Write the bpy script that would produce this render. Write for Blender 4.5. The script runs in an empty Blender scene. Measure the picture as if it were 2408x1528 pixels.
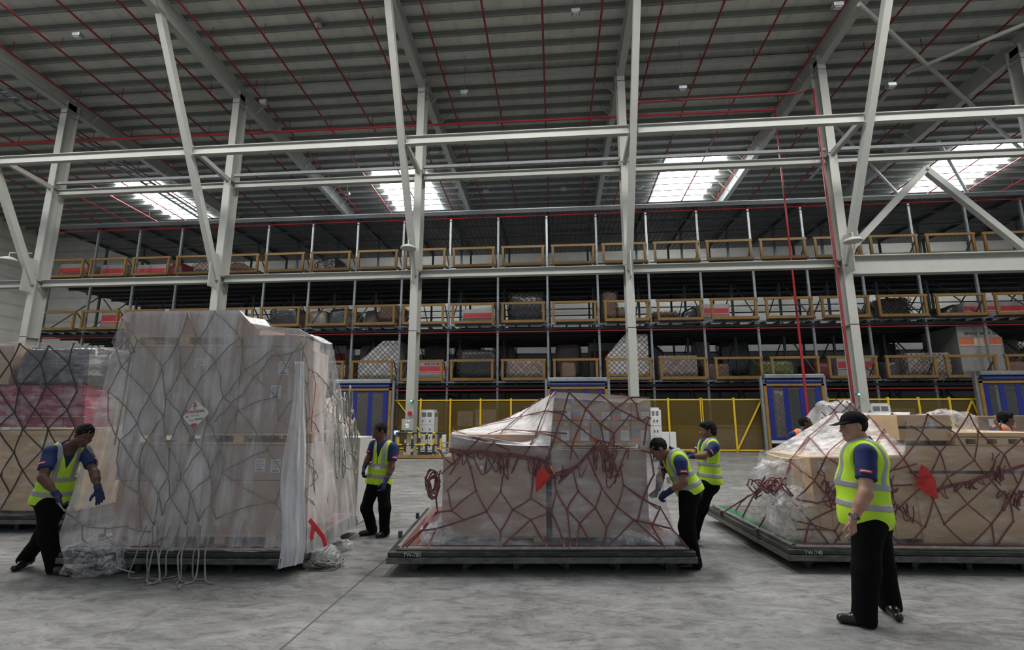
import bpy, bmesh, math, random
import numpy as np
from mathutils import Vector, Matrix
from mathutils.bvhtree import BVHTree
random.seed(7)
R_ = math.radians
scene = bpy.context.scene
COL = scene.collection
# ------------------------------------------------------------------ camera
FPX, PITCH, YAW, CAMH = 1149.0, 10.4, 5.0, 1.68
_p, _y = R_(PITCH), R_(YAW)
FW = Vector((-math.sin(_y)*math.cos(_p), math.cos(_y)*math.cos(_p), math.sin(_p)))
RI = Vector((math.cos(_y), math.sin(_y), 0)); UP = RI.cross(FW)
CAM = Vector((0, 0, CAMH))
cd = bpy.data.cameras.new('camera'); cam = bpy.data.objects.new('camera', cd); COL.objects.link(cam)
cd.sensor_width = 36; cd.lens = 36*FPX/2408; cd.clip_start = .05; cd.clip_end = 300
cam.matrix_world = Matrix(((RI.x, UP.x, -FW.x, 0), (RI.y, UP.y, -FW.y, 0), (RI.z, UP.z, -FW.z, CAMH), (0, 0, 0, 1)))
scene.camera = cam
def ray(px, py): return RI*((px-1204)/FPX) + UP*((764-py)/FPX) + FW
def atD(px, py, D): d = ray(px, py); return CAM + d*(D/d.y)
def atZ(px, py, z): d = ray(px, py); return CAM + d*((z-CAMH)/d.z)
# ------------------------------------------------------------------ materials
MATS = {}
def nodes(name):
    m = bpy.data.materials.new(name); m.use_nodes = True
    nt = m.node_tree; b = nt.nodes['Principled BSDF']
    return m, nt, b
def N(nt, t, **kw):
    n = nt.nodes.new(t)
    for k, v in kw.items():
        if k in n.inputs: n.inputs[k].default_value = v
        else: setattr(n, k, v)
    return n
def ramp(nt, fac, stops):
    r = nt.nodes.new('ShaderNodeValToRGB'); e = r.color_ramp.elements
    while len(e) < len(stops): e.new(.5)
    for i, (p, c) in enumerate(stops):
        e[i].position = p; e[i].color = (c, c, c, 1) if isinstance(c, (int, float)) else (*c, 1)
    nt.links.new(fac, r.inputs[0]); return r.outputs[0]
def M(name, col=(.5, .5, .5), rough=.5, metal=0, var=.12, scale=6, bump=.0, bscale=40, spec=.5, emit=None, es=1, stretch=(1, 1, 1), alpha=1):
    if name in MATS: return MATS[name]
    m, nt, b = nodes(name); L = nt.links
    b.inputs['Roughness'].default_value = rough; b.inputs['Metallic'].default_value = metal
    b.inputs['Specular IOR Level'].default_value = spec
    if alpha < 1: b.inputs['Alpha'].default_value = alpha
    tc = N(nt, 'ShaderNodeTexCoord'); mp = N(nt, 'ShaderNodeMapping'); mp.inputs['Scale'].default_value = stretch
    L.new(tc.outputs['Object'], mp.inputs[0])
    if var > 0:
        nz = N(nt, 'ShaderNodeTexNoise', Scale=scale, Detail=6, Roughness=.6); L.new(mp.outputs[0], nz.inputs['Vector'])
        lo = tuple(c*(1-var) for c in col); hi = tuple(min(1, c*(1+var)) for c in col)
        L.new(ramp(nt, nz.outputs[0], [(.3, lo), (.7, hi)]), b.inputs['Base Color'])
    else: b.inputs['Base Color'].default_value = (*col, 1)
    if bump > 0:
        n2 = N(nt, 'ShaderNodeTexNoise', Scale=bscale, Detail=4); L.new(mp.outputs[0], n2.inputs['Vector'])
        bp = N(nt, 'ShaderNodeBump', Strength=bump, Distance=.02); L.new(n2.outputs[0], bp.inputs['Height']); L.new(bp.outputs[0], b.inputs['Normal'])
    if emit: b.inputs['Emission Color'].default_value = (*emit, 1); b.inputs['Emission Strength'].default_value = es
    MATS[name] = m; return m
def film_mat(name, lo=.2, hi=.75, col=(.8, .8, .82), sx=(3, 3, .5), rough=.22, bump=.5, thr=(.38, .66), sc=3.0, dist=.3):
    """thin plastic sheet: clear between the folds, milky in the folds"""
    m, nt, b = nodes(name); L = nt.links
    tc = N(nt, 'ShaderNodeTexCoord'); mp = N(nt, 'ShaderNodeMapping'); mp.inputs['Scale'].default_value = sx
    L.new(tc.outputs['Object'], mp.inputs[0])
    nz = N(nt, 'ShaderNodeTexNoise', Scale=sc, Detail=9, Roughness=.62, Distortion=dist); L.new(mp.outputs[0], nz.inputs['Vector'])
    n2 = N(nt, 'ShaderNodeTexNoise', Scale=1.3, Detail=3, Distortion=.6); L.new(tc.outputs['Object'], n2.inputs['Vector'])
    ad = N(nt, 'ShaderNodeMath', operation='MULTIPLY_ADD'); L.new(n2.outputs[0], ad.inputs[0]); ad.inputs[1].default_value = .55; L.new(nz.outputs[0], ad.inputs[2])
    sb = N(nt, 'ShaderNodeMath', operation='SUBTRACT'); L.new(ad.outputs[0], sb.inputs[0]); sb.inputs[1].default_value = .27
    fac = ramp(nt, sb.outputs[0], [(thr[0], lo), (thr[1], hi), (.85, min(1, hi+.12))])
    L.new(fac, b.inputs['Alpha'])
    b.inputs['Base Color'].default_value = (*col, 1); b.inputs['Roughness'].default_value = rough
    b.inputs['Specular IOR Level'].default_value = .8
    b.inputs['Transmission Weight'].default_value = 0
    bp = N(nt, 'ShaderNodeBump', Strength=bump, Distance=.03); L.new(nz.outputs[0], bp.inputs['Height']); L.new(bp.outputs[0], b.inputs['Normal'])
    MATS[name] = m; return m
# ------------------------------------------------------------------ mesh builder
class MB:
    def __init__(s): s.v = []; s.f = []
    def _add(s, vs, fs):
        o = len(s.v); s.v += [tuple(x) for x in vs]; s.f += [tuple(i+o for i in f) for f in fs]; return s
    def box(s, a, b, rz=0, piv=None):
        x0, y0, z0 = [min(a[i], b[i]) for i in range(3)]; x1, y1, z1 = [max(a[i], b[i]) for i in range(3)]
        vs = [(x0, y0, z0), (x1, y0, z0), (x1, y1, z0), (x0, y1, z0), (x0, y0, z1), (x1, y0, z1), (x1, y1, z1), (x0, y1, z1)]
        if rz:
            px, py = piv if piv else ((x0+x1)/2, (y0+y1)/2); c, q = math.cos(rz), math.sin(rz)
            vs = [(px+(x-px)*c-(y-py)*q, py+(x-px)*q+(y-py)*c, z) for x, y, z in vs]
        return s._add(vs, [(0, 3, 2, 1), (4, 5, 6, 7), (0, 1, 5, 4), (1, 2, 6, 5), (2, 3, 7, 6), (3, 0, 4, 7)])
    def beam(s, p, q, w, h, up=(0, 0, 1)):
        """box section bar from p to q, w wide, h along up"""
        p = Vector(p); q = Vector(q); t = (q-p).normalized(); u = Vector(up)
        if abs(t.dot(u)) > .98: u = Vector((0, 1, 0))
        r = t.cross(u).normalized()*(w/2); u2 = r.normalized().cross(t).normalized()*(h/2)
        vs = [p-r-u2, p+r-u2, p+r+u2, p-r+u2, q-r-u2, q+r-u2, q+r+u2, q-r+u2]
        return s._add(vs, [(0, 1, 2, 3), (4, 7, 6, 5), (0, 4, 5, 1), (1, 5, 6, 2), (2, 6, 7, 3), (3, 7, 4, 0)])
    def ibeam(s, p, q, w, h, t=.02, up=(0, 0, 1)):
        p = Vector(p); q = Vector(q); d = (q-p).normalized(); u = Vector(up)
        if abs(d.dot(u)) > .98: u = Vector((0, 1, 0))
        r = d.cross(u).normalized(); u2 = r.cross(d).normalized()
        o = u2*(h/2-t/2)
        s.beam(p+o, q+o, w, t, u2); s.beam(p-o, q-o, w, t, u2); s.beam(p, q, t, h-t, u2); return s
    def tube(s, pts, r, n=8, cap=True):
        pts = [Vector(p) for p in pts]; rs = r if isinstance(r, (list, tuple)) else [r]*len(pts)
        base = len(s.v); prev = None
        for i, p in enumerate(pts):
            t = (pts[min(i+1, len(pts)-1)]-pts[max(i-1, 0)])
            t = t.normalized() if t.length > 1e-9 else Vector((0, 0, 1))
            if prev is None:
                a = Vector((0, 0, 1)) if abs(t.z) < .9 else Vector((1, 0, 0)); prev = t.cross(a).normalized()
            prev = (prev - t*prev.dot(t)); prev = prev.normalized() if prev.length > 1e-6 else t.orthogonal().normalized()
            b = t.cross(prev)
            for k in range(n):
                an = 2*math.pi*k/n; s.v.append(tuple(p+(prev*math.cos(an)+b*math.sin(an))*rs[i]))
        for i in range(len(pts)-1):
            for k in range(n):
                a = base+i*n+k; b = base+i*n+(k+1) % n; s.f.append((a, b, b+n, a+n))
        if cap:
            s.f.append(tuple(base+k for k in reversed(range(n)))); s.f.append(tuple(base+(len(pts)-1)*n+k for k in range(n)))
        return s
    def strap(s, pts, nrm, w, t=.004):
        """flat woven strap along pts lying on a surface with normals nrm"""
        pts = [Vector(p) for p in pts]; base = len(s.v); n = len(pts)
        for i, p in enumerate(pts):
            tg = (pts[min(i+1, n-1)]-pts[max(i-1, 0)]).normalized()
            nn = Vector(nrm[i]); si = tg.cross(nn)
            si = si.normalized() if si.length > 1e-6 else tg.orthogonal().normalized()
            nn = si.cross(tg).normalized()
            for a, b in ((-1, -1), (1, -1), (1, 1), (-1, 1)): s.v.append(tuple(p+si*(a*w/2)+nn*(b*t/2)))
        for i in range(n-1):
            for k in range(4):
                a = base+i*4+k; b = base+i*4+(k+1) % 4; s.f.append((a, b, b+4, a+4))
        s.f.append((base+3, base+2, base+1, base)); e = base+(n-1)*4; s.f.append((e, e+1, e+2, e+3)); return s
    def lathe(s, prof, c=(0, 0, 0), n=20, axis='z'):
        base = len(s.v)
        for r, z in prof:
            for k in range(n):
                a = 2*math.pi*k/n; x, y = r*math.cos(a), r*math.sin(a)
                s.v.append((c[0]+x, c[1]+y, c[2]+z) if axis == 'z' else (c[0]+x, c[1]+z, c[2]+y))
        for i in range(len(prof)-1):
            for k in range(n):
                a = base+i*n+k; b = base+i*n+(k+1) % n; s.f.append((a, b, b+n, a+n))
        s.f.append(tuple(base+k for k in reversed(range(n)))); s.f.append(tuple(base+(len(prof)-1)*n+k for k in range(n))); return s
    def grid(s, P):
        """P[i][j] points"""
        base = len(s.v); h = len(P); w = len(P[0])
        for r in P:
            for p in r: s.v.append(tuple(p))
        for i in range(h-1):
            for j in range(w-1):
                a = base+i*w+j; s.f.append((a, a+1, a+w+1, a+w))
        return s
    def prism(s, poly, y0, y1, axis='y'):
        n = len(poly)
        if axis == 'y': vs = [(x, y0, z) for x, z in poly]+[(x, y1, z) for x, z in poly]
        elif axis == 'x': vs = [(y0, x, z) for x, z in poly]+[(y1, x, z) for x, z in poly]
        else: vs = [(x, z, y0) for x, z in poly]+[(x, z, y1) for x, z in poly]
        return s._add(vs, [tuple(range(n)), tuple(range(2*n-1, n-1, -1))]+[(i, i+n, (i+1) % n+n, (i+1) % n) for i in range(n)])
    def build(s, name, mat, parent=None, bevel=0, smooth=False, loc=None, rz=0, piv=None):
        me = bpy.data.meshes.new(name); v = s.v
        if rz:
            c, q = math.cos(rz), math.sin(rz); v = [(piv[0]+(x-piv[0])*c-(y-piv[1])*q, piv[1]+(x-piv[0])*q+(y-piv[1])*c, z) for x, y, z in v]
        if parent is not None or loc is not None:
            l = Vector(loc) if loc is not None else parent.location_w
            v = [(x-l[0], y-l[1], z-l[2]) for x, y, z in v]
        me.from_pydata(v, [], s.f); me.update()
        bm = bmesh.new(); bm.from_mesh(me); bmesh.ops.recalc_face_normals(bm, faces=bm.faces); bm.to_mesh(me); bm.free()
        if smooth: me.shade_smooth()
        o = bpy.data.objects.new(name, me); me.materials.append(mat); COL.objects.link(o)
        if bevel:
            b = o.modifiers.new('bevel', 'BEVEL'); b.width = bevel; b.segments = 2; b.limit_method = 'ANGLE'
        if parent is not None: o.parent = parent.o if isinstance(parent, T) else parent
        elif loc is not None: o.location = loc
        return o
class T:
    """a thing: an Empty at its base"""
    def __init__(s, name, loc, label, cat, group=None):
        s.o = bpy.data.objects.new(name, None); COL.objects.link(s.o); s.o.location = loc; s.location_w = Vector(loc)
        s.o.empty_display_size = .1; tag(s.o, label, cat, group)
class Sub:
    """lets a part parent a sub-part (same origin as its thing)"""
    def __init__(s, o, T_): s.o = o; s.location_w = T_.location_w
def subpart(mb, name, mat, part, thing, **k):
    ob = mb.build(name, mat, thing, **k); ob.parent = part; return ob
def tag(o, label=None, cat=None, group=None, kind=None):
    if label: o['label'] = label
    if cat: o['category'] = cat
    if group: o['group'] = group
    if kind: o['kind'] = kind
    return o
def struct(mb, name, mat, label=None, cat=None, group=None, **k):
    return tag(mb.build(name, mat, **k), label, cat, group, 'structure')
def copy_tree(root, loc, label, group=None):
    r = root.copy(); COL.objects.link(r); r.location = loc; tag(r, label, None, group)
    for ch in list(root.children):
        c = ch.copy(); COL.objects.link(c); c.parent = r
        for g in ch.children:
            d = g.copy(); COL.objects.link(d); d.parent = c
    return r
def text_mesh(body, size, mat, name, parent, origin, xdir, ydir, extrude=.001, align='LEFT'):
    cu = bpy.data.curves.new(name, 'FONT'); cu.body = body; cu.size = size; cu.extrude = extrude; cu.align_x = align
    tmp = bpy.data.objects.new('tmp', cu); COL.objects.link(tmp)
    dg = bpy.context.evaluated_depsgraph_get(); me = bpy.data.meshes.new_from_object(tmp.evaluated_get(dg))
    bpy.data.objects.remove(tmp); bpy.data.curves.remove(cu)
    x = Vector(xdir).normalized(); y = Vector(ydir).normalized(); z = x.cross(y); l = parent.location_w
    for v in me.vertices: v.co = Vector(origin)-l + x*v.co.x + y*v.co.y + z*v.co.z
    me.materials.clear(); me.materials.append(mat); me.name = name
    o = bpy.data.objects.new(name, me); COL.objects.link(o); o.parent = parent.o; return o
ORD = ['first', 'second', 'third', 'fourth', 'fifth', 'sixth', 'seventh', 'eighth', 'ninth', 'tenth', 'eleventh', 'twelfth', 'thirteenth', 'fourteenth', 'fifteenth', 'sixteenth', 'seventeenth', 'eighteenth', 'nineteenth', 'twentieth', 'twenty-first', 'twenty-second', 'twenty-third', 'twenty-fourth', 'twenty-fifth', 'twenty-sixth', 'twenty-seventh', 'twenty-eighth', 'twenty-ninth', 'thirtieth']
# ================================================================== materials of the hall
def floor_mat():
    m, nt, b = nodes('concrete floor'); L = nt.links
    tc = N(nt, 'ShaderNodeTexCoord'); P = tc.outputs['Object']
    def noise(sc, det, stretch=(1, 1, 1), dist=0, rough=.6):
        mp = N(nt, 'ShaderNodeMapping'); mp.inputs['Scale'].default_value = stretch; L.new(P, mp.inputs[0])
        n = N(nt, 'ShaderNodeTexNoise', Scale=sc, Detail=det, Roughness=rough, Distortion=dist); L.new(mp.outputs[0], n.inputs['Vector']); return n.outputs[0]
    big = ramp(nt, noise(.6, 6), [(.3, (.20, .202, .20)), (.7, (.32, .318, .31))])
    mid = ramp(nt, noise(2.6, 12, (.75, 1.5, 1), .7, .72), [(.36, .62), (.60, 1.08)])
    fine = ramp(nt, noise(26, 8, (1, 1, 1), 0, .75), [(.25, .82), (.7, 1.06)])
    scuff = ramp(nt, noise(3.0, 14, (.8, 2.0, 1), 1.6, .8), [(.50, 1.0), (.60, .58), (.70, .92)])
    def mul(a, c):
        n = N(nt, 'ShaderNodeMix', data_type='RGBA', blend_type='MULTIPLY'); n.inputs[0].default_value = 1
        L.new(a, n.inputs[6]); L.new(c, n.inputs[7]); return n.outputs[2]
    col = mul(mul(mul(big, mid), fine), scuff)
    sx = N(nt, 'ShaderNodeSeparateXYZ'); L.new(P, sx.inputs[0])
    def line(out, at, w):
        a = N(nt, 'ShaderNodeMath', operation='SUBTRACT'); L.new(out, a.inputs[0]); a.inputs[1].default_value = at
        c = N(nt, 'ShaderNodeMath', operation='ABSOLUTE'); L.new(a.outputs[0], c.inputs[0])
        d = N(nt, 'ShaderNodeMath', operation='LESS_THAN'); L.new(c.outputs[0], d.inputs[0]); d.inputs[1].default_value = w; return d.outputs[0]
    def blend(base, fac, c, k=1.0):
        n = N(nt, 'ShaderNodeMix', data_type='RGBA'); q = N(nt, 'ShaderNodeMath', operation='MULTIPLY'); L.new(fac, q.inputs[0]); q.inputs[1].default_value = k
        L.new(q.outputs[0], n.inputs[0]); L.new(base, n.inputs[6]); n.inputs[7].default_value = (*c, 1); return n.outputs[2]
    for x in (-2.02, -11.2, 7.2): col = blend(col, line(sx.outputs[0], x, .010), (.06, .06, .06), .85)
    for y in (3.02, 9.0, 15.0): col = blend(col, line(sx.outputs[1], y, .007), (.08, .08, .08), .6)
    col = blend(col, line(sx.outputs[1], 15.9, .05), (.42, .36, .12), .4)
    vor = N(nt, 'ShaderNodeTexVoronoi', Scale=.9, feature='DISTANCE_TO_EDGE'); mp = N(nt, 'ShaderNodeMapping'); L.new(P, mp.inputs[0])
    nd = N(nt, 'ShaderNodeTexNoise', Scale=2.0, Detail=5); L.new(P, nd.inputs['Vector'])
    mx = N(nt, 'ShaderNodeMix', data_type='RGBA'); mx.inputs[0].default_value = .25; L.new(P, mx.inputs[6]); L.new(nd.outputs[1], mx.inputs[7]); L.new(mx.outputs[2], vor.inputs['Vector'])
    lt = N(nt, 'ShaderNodeMath', operation='LESS_THAN'); L.new(vor.outputs[0], lt.inputs[0]); lt.inputs[1].default_value = .0022
    col = blend(col, lt.outputs[0], (.12, .12, .12), .35)
    L.new(col, b.inputs['Base Color'])
    L.new(ramp(nt, noise(5, 8, (1, 1, 1), 0, .7), [(.3, .34), (.7, .6)]), b.inputs['Roughness'])
    bp = N(nt, 'ShaderNodeBump', Strength=.12, Distance=.01); L.new(noise(60, 6), bp.inputs['Height']); L.new(bp.outputs[0], b.inputs['Normal'])
    b.inputs['Specular IOR Level'].default_value = .4
    return m
def ribbed_mat(name, col, axis, period, depth=.5, rough=.5, dark=.75):
    m, nt, b = nodes(name); L = nt.links
    tc = N(nt, 'ShaderNodeTexCoord'); w = N(nt, 'ShaderNodeTexWave', Scale=2*math.pi/period/10*1.0, bands_direction=axis); L.new(tc.outputs['Object'], w.inputs['Vector'])
    w.inputs['Scale'].default_value = .314/period
    nz = N(nt, 'ShaderNodeTexNoise', Scale=1.2, Detail=5); L.new(tc.outputs['Object'], nz.inputs['Vector'])
    c = ramp(nt, nz.outputs[0], [(.3, tuple(x*.9 for x in col)), (.7, tuple(x*1.06 for x in col))])
    k = ramp(nt, w.outputs[1], [(.0, dark), (.16, 1.0)])
    mx = N(nt, 'ShaderNodeMix', data_type='RGBA', blend_type='MULTIPLY'); mx.inputs[0].default_value = 1; L.new(c, mx.inputs[6]); L.new(k, mx.inputs[7])
    L.new(mx.outputs[2], b.inputs['Base Color']); b.inputs['Roughness'].default_value = rough
    bp = N(nt, 'ShaderNodeBump', Strength=depth, Distance=.05); L.new(w.outputs[1], bp.inputs['Height']); L.new(bp.outputs[0], b.inputs['Normal'])
    return m
WHITE = M('white painted steel', (.37, .38, .35), .5, 0, .05, 3)
PURL = M('galvanised purlin', (.235, .255, .24), .42, .1, .1, 2)
GALV = M('galvanised steel', (.33, .36, .38), .38, .6, .15, 5)
DKST = M('dark steel', (.10, .105, .11), .5, .4, .2, 5)
GRST = M('grey green steel', (.13, .165, .165), .45, .35, .15, 5)
RED = M('red pipe paint', (.22, .018, .024), .4, 0, .1, 5)
REDB = M('bright red paint', (.38, .018, .025), .4, 0, .08, 5)
OCH = M('ochre painted steel', (.27, .155, .042), .45, 0, .18, 4)
YEL = M('yellow painted steel', (.72, .48, .02), .42, 0, .08, 4)
BLUE = M('blue curtain stripe', (.012, .022, .20), .4, 0, .08, 4)
BLACK = M('black plastic', (.02, .02, .022), .45, 0, .1, 5)
CABW = M('cabinet white paint', (.62, .63, .62), .4, 0, .04, 3)
CABG = M('grey vent mesh', (.16, .165, .17), .5, 0, .1, 30)
# ------------------------------------------------------------------ shell
SL = -.053
def rz_(D, z0): return z0+SL*(D-20.5)
ZR = 17.98   # underside of the roof sheet at D=20.5
XL, XR, DF, DB = -44.0, 42.0, -14.0, 37.5
struct(MB().box((XL, DF, -.3), (XR, DB, 0)), 'floor', floor_mat())
CEIL = ribbed_mat('roof sheet', (.62, .63, .575), 'X', 1.0, .25, .5, .9)
sky = [(-30.3, -26.9), (-11.9, -8.3), (7.2, 10.9), (24.2, 28.5)]; SD0, SD1 = 28.6, 34.4
mb = MB()
def roofq(x0, x1, d0, d1):
    mb._add([(x0, d0, rz_(d0, ZR)), (x1, d0, rz_(d0, ZR)), (x1, d1, rz_(d1, ZR)), (x0, d1, rz_(d1, ZR)),
             (x0, d0, rz_(d0, ZR)+.12), (x1, d0, rz_(d0, ZR)+.12), (x1, d1, rz_(d1, ZR)+.12), (x0, d1, rz_(d1, ZR)+.12)],
            [(0, 3, 2, 1), (4, 5, 6, 7), (0, 1, 5, 4), (1, 2, 6, 5), (2, 3, 7, 6), (3, 0, 4, 7)])
roofq(XL, XR, 4, SD0); roofq(XL, XR, SD1, DB)
xs = [XL]+[v for s in sky for v in s]+[XR]
for i in range(0, len(xs), 2): roofq(xs[i], xs[i+1], SD0, SD1)
struct(mb, 'ceiling', CEIL)
SKYM = M('daylit skylight sheet', (.9, .9, .9), .5, 0, 0, emit=(.93, .97, 1.0), es=16)
for i, (a, b_) in enumerate(sky):
    mb = MB(); roofq(a, b_, SD0, SD1); struct(mb, 'window_%d' % (i+1), SKYM, ['bright roof skylight at the far left', 'bright roof skylight behind the second column', 'bright roof skylight right of the centre column', 'bright roof skylight at the far right'][i], 'skylight', 'roof skylights')
WALLM = ribbed_mat('white wall panel', (.60, .59, .54), 'Z', 1.05, .5, .5, .8)
struct(MB().box((XL, DB, 0), (XR, DB+.2, 18)), 'wall_back', WALLM)
struct(MB().box((-26.5, DB-.25, 0), (XR, DB-.05, 6.3)), 'dark_backing', M('dark backing sheet', (.05, .052, .055), .6, 0, .3, 1.5))  # added dark backing to blacken the view behind fence and lowest rack level
struct(MB().box((XL-.2, 4, 0), (XL, DB, 18.2)), 'wall_left', WALLM)
struct(MB().box((XR, 4, 0), (XR+.2, DB, 18.2)), 'wall_right', WALLM)
# ------------------------------------------------------------------ purlins
k = 0; D = 13.2
while D < 37.3:
    z = rz_(D, ZR)
    mb = MB().box((XL, D-.011, z-.31), (XR, D+.011, z)); mb.box((XL, D-.10, z-.31), (XR, D, z-.285)); mb.box((XL, D, z-.02), (XR, D+.08, z))
    struct(mb, 'roof_purlin', PURL, 'grey steel purlin under the roof sheet, %s counted from the front' % ORD[min(k, 29)], 'purlin', 'roof purlins')
    k += 1; D += .845
# ------------------------------------------------------------------ columns, braces, rafters, beams
XC = [-24.4, -15.25, -6.05, 3.2, 11.9, 20.1]
cn = ['leftmost', 'second', 'third', 'fourth', 'fifth', 'sixth']
for i, X in enumerate(XC):
    w, h = (.34, .62)
    mb = MB().ibeam((X, 20.5, 0), (X, 20.5, 17.3), w, h, .03)
    for z in (5.2, 7.9, 12.6, 16.6): mb.box((X-w/2, 20.5-h/2, z), (X+w/2, 20.5+h/2, z+.03))
    mb.box((X-.3, 20.5-.42, 0), (X+.3, 20.5+.42, .04))
    struct(mb, 'steel_column', WHITE, 'tall white steel column, %s from the left' % cn[i] if i else 'leftmost tall white steel column', 'column', 'main hall columns')
    mb = MB().beam((X, 20.2, 7.7), (X, 15.1, 17.85), .25, .27)
    mb.beam((X, 17.8, 12.85), (X, 20.2, 12.6), .18, .2)
    mb.box((X-.02, 19.7, 7.3), (X+.02, 20.4, 8.9))
    struct(mb, 'brace_beam', WHITE, 'white slanting brace leaning off the %s column from the left' % cn[i] if i else 'white slanting brace leaning off the leftmost column', 'brace', 'slanting column braces')
    mb = MB().ibeam((X, 8.5, rz_(8.5, 17.25)), (X, 37.3, rz_(37.3, 17.25)), .3, .78, .03)
    for d in np.arange(21.6, 37, 1.69):   # fly braces
        for s in (-1, 1): mb.beam((X+s*.03, d, rz_(d, 16.95)), (X+s*.75, d, rz_(d, 17.72)), .045, .045)
    struct(mb, 'roof_beam', WHITE, 'white rafter running back under the roof from the %s column' % cn[i], 'rafter', 'roof rafters')
bn = ['left of the second column', 'between the second and third columns', 'between the third and fourth columns', 'between the fourth and fifth columns', 'right of the fifth column']
XX = XC+[28.5]
def bays(z, D, w, h, name, mat, lab, rng, t=.025, typ='i', cat='beam', grp=None):
    for i in rng:
        a, b_ = XX[i]+.18, XX[i+1]-.18
        mb = MB(); (mb.ibeam((a, D, z), (b_, D, z), w, h, t) if typ == 'i' else mb.beam((a, D, z), (b_, D, z), w, h))
        struct(mb, name, mat, lab+' '+(['left of the second column', 'between the second and third columns', 'between the third and fourth columns', 'between the fourth and fifth columns', 'between the fifth and sixth columns', 'right of the sixth column'][i]), cat, grp)
for i, (a, b_) in enumerate(((-33, XC[0]),)):
    pass
bays(12.62, 17.75, .2, .36, 'tie_beam', WHITE, 'white tie beam joining the slanting braces', range(0, 6), grp='brace tie beams')
bays(12.86, 20.35, .12, .13, 'rail_beam', M('dull galvanised rail', (.20, .22, .22), .55, .1, .15, 5), 'thin galvanised rail high on the columns', range(0, 6), typ='b', grp='high galvanised rails')
bays(12.42, 20.5, .24, .30, 'ledger_beam', WHITE, 'white beam just under the high galvanised rail', range(0, 6), grp='high ledger beams')
bays(7.8, 20.5, .30, .34, 'girt_beam', WHITE, 'white girt beam at mid height', range(0, 4), grp='mid height girt beams')
bays(7.68, 20.4, .4, .80, 'girder_beam', WHITE, 'deep white girder at mid height', range(4, 6), t=.04, grp='deep girders')
struct(MB().ibeam((-40, 20.5, 7.8), (XC[0]-.18, 20.5, 7.8), .3, .34), 'girt_beam', WHITE, 'white girt beam left of the leftmost column', 'beam', 'mid height girt beams')
struct(MB().ibeam((-40, 17.75, 12.62), (XC[0]-.18, 17.75, 12.62), .2, .36), 'tie_beam', WHITE, 'white tie beam left of the leftmost brace', 'beam', 'brace tie beams')
struct(MB().ibeam((XL, 20.5, 17.5), (XR, 20.5, 17.5), .18, .24), 'eaves_beam', WHITE, 'white eaves beam running along the column heads', 'beam')
# inverted V truss of the right bay
ap = atD(2175, 398, 20.45); bl = Vector((XC[4]+.25, 20.45, 8.3)); br = atD(2430, 602, 20.45)
struct(MB().beam(bl, ap, .24, .24), 'diagonal_beam', WHITE, 'white diagonal rising right from the fifth column to the truss apex', 'beam', 'inverted V brace')
struct(MB().beam(ap, br, .24, .24), 'diagonal_beam', WHITE, 'white diagonal falling right from the truss apex', 'beam', 'inverted V brace')
def roofpt(px, py, z0):
    d = ray(px, py); return CAM + d*((z0-SL*20.5-CAMH)/(d.z-SL*d.y))
for i, ((a, b_), l) in enumerate(((((2020, 10), (2425, 372)), 'white roof bracing tube running down right across the right bay'), (((2130, 172), (2450, 40)), 'white roof bracing tube rising right at the top right corner'),
        (((1905, 235), (2125, 470)), 'white roof bracing tube behind the fifth column'), (((2205, 330), (2290, 480)), 'white roof bracing tube over the far right skylight'), (((2130, 172), (1905, 420)), 'white roof bracing tube running down left from the crossing'))):
    struct(MB().tube([roofpt(*a, 16.75), roofpt(*b_, 16.75)], .085, 10), 'bracing_beam', WHITE, l, 'brace', 'roof bracing tubes')
# cable tray and column straps on the left
mb = MB(); a = Vector((-25.6, 12.5, rz_(12.5, 16.5))); b_ = Vector((-25.6, 36, rz_(36, 16.5)))
for s in (-.28, .28): mb.beam(a+Vector((s, 0, 0)), b_+Vector((s, 0, 0)), .05, .14)
for i in range(60):
    q = a.lerp(b_, i/59); mb.beam(q+Vector((-.28, 0, 0)), q+Vector((.28, 0, 0)), .06, .03)
t = mb.build('cable_tray', GALV); tag(t, 'galvanised cable tray running back under the roof beside the leftmost column', 'cable tray')
# ------------------------------------------------------------------ sprinkler pipes
def pipe_thing(x, label):
    t = T('sprinkler_pipe', (x, 20, 0), label, 'pipe', 'roof sprinkler pipes')
    z0 = 17.1
    pts = [(x, d, rz_(d, z0)) for d in np.arange(12.5, 37.2, 1.5)]
    MB().tube(pts, .042, 8).build('pipe_run', RED, t)
    for d in np.arange(13.9, 36, 3.1):
        z = rz_(d, z0); MB().tube([(x, d, z-.02), (x, d, z+.62)], .014, 6).build('hanger', RED, t)
    for d in np.arange(14.5, 36, 6.2):
        z = rz_(d, z0); MB().tube([(x, d-.06, z), (x, d+.06, z)], .06, 8).build('coupling', RED, t)
    return t
xs = [-.27+2.33*k for k in range(-15, 14)]
rootp = None
for k, x in enumerate(xs):
    lab = 'red sprinkler pipe running back under the roof, %s from the left' % ORD[min(k, 29)]
    if rootp is None: rootp = pipe_thing(x, lab)
    else: copy_tree(rootp.o, (x, 20, 0), lab, 'roof sprinkler pipes')
def pipe(pts, r, label, grp=None, mat=RED, n=10):
    return tag(MB().tube(pts, r, n).build('sprinkler_main', mat), label, 'pipe', grp)
a = atD(1822, 258, 22); b_ = atD(180, 320, 22)
pipe([(b_.x-8, 22, a.z+.35), (a.x, 22, a.z), (a.x+.02, 22, .02)], .062, 'long red sprinkler main crossing under the roof then dropping in front of the rack', mat=REDB)
a = atD(1500, 240, 20); b_ = atD(1868, 232, 20); c = atD(1888, 203, 20)
pipe([(a.x, 20, a.z+1.6), (a.x, 20, a.z), (b_.x, 20, a.z), (11.45, 20.2, c.z), (11.5, 20.2, .05)], .05, 'red pipe running down the left face of the fifth column')
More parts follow.
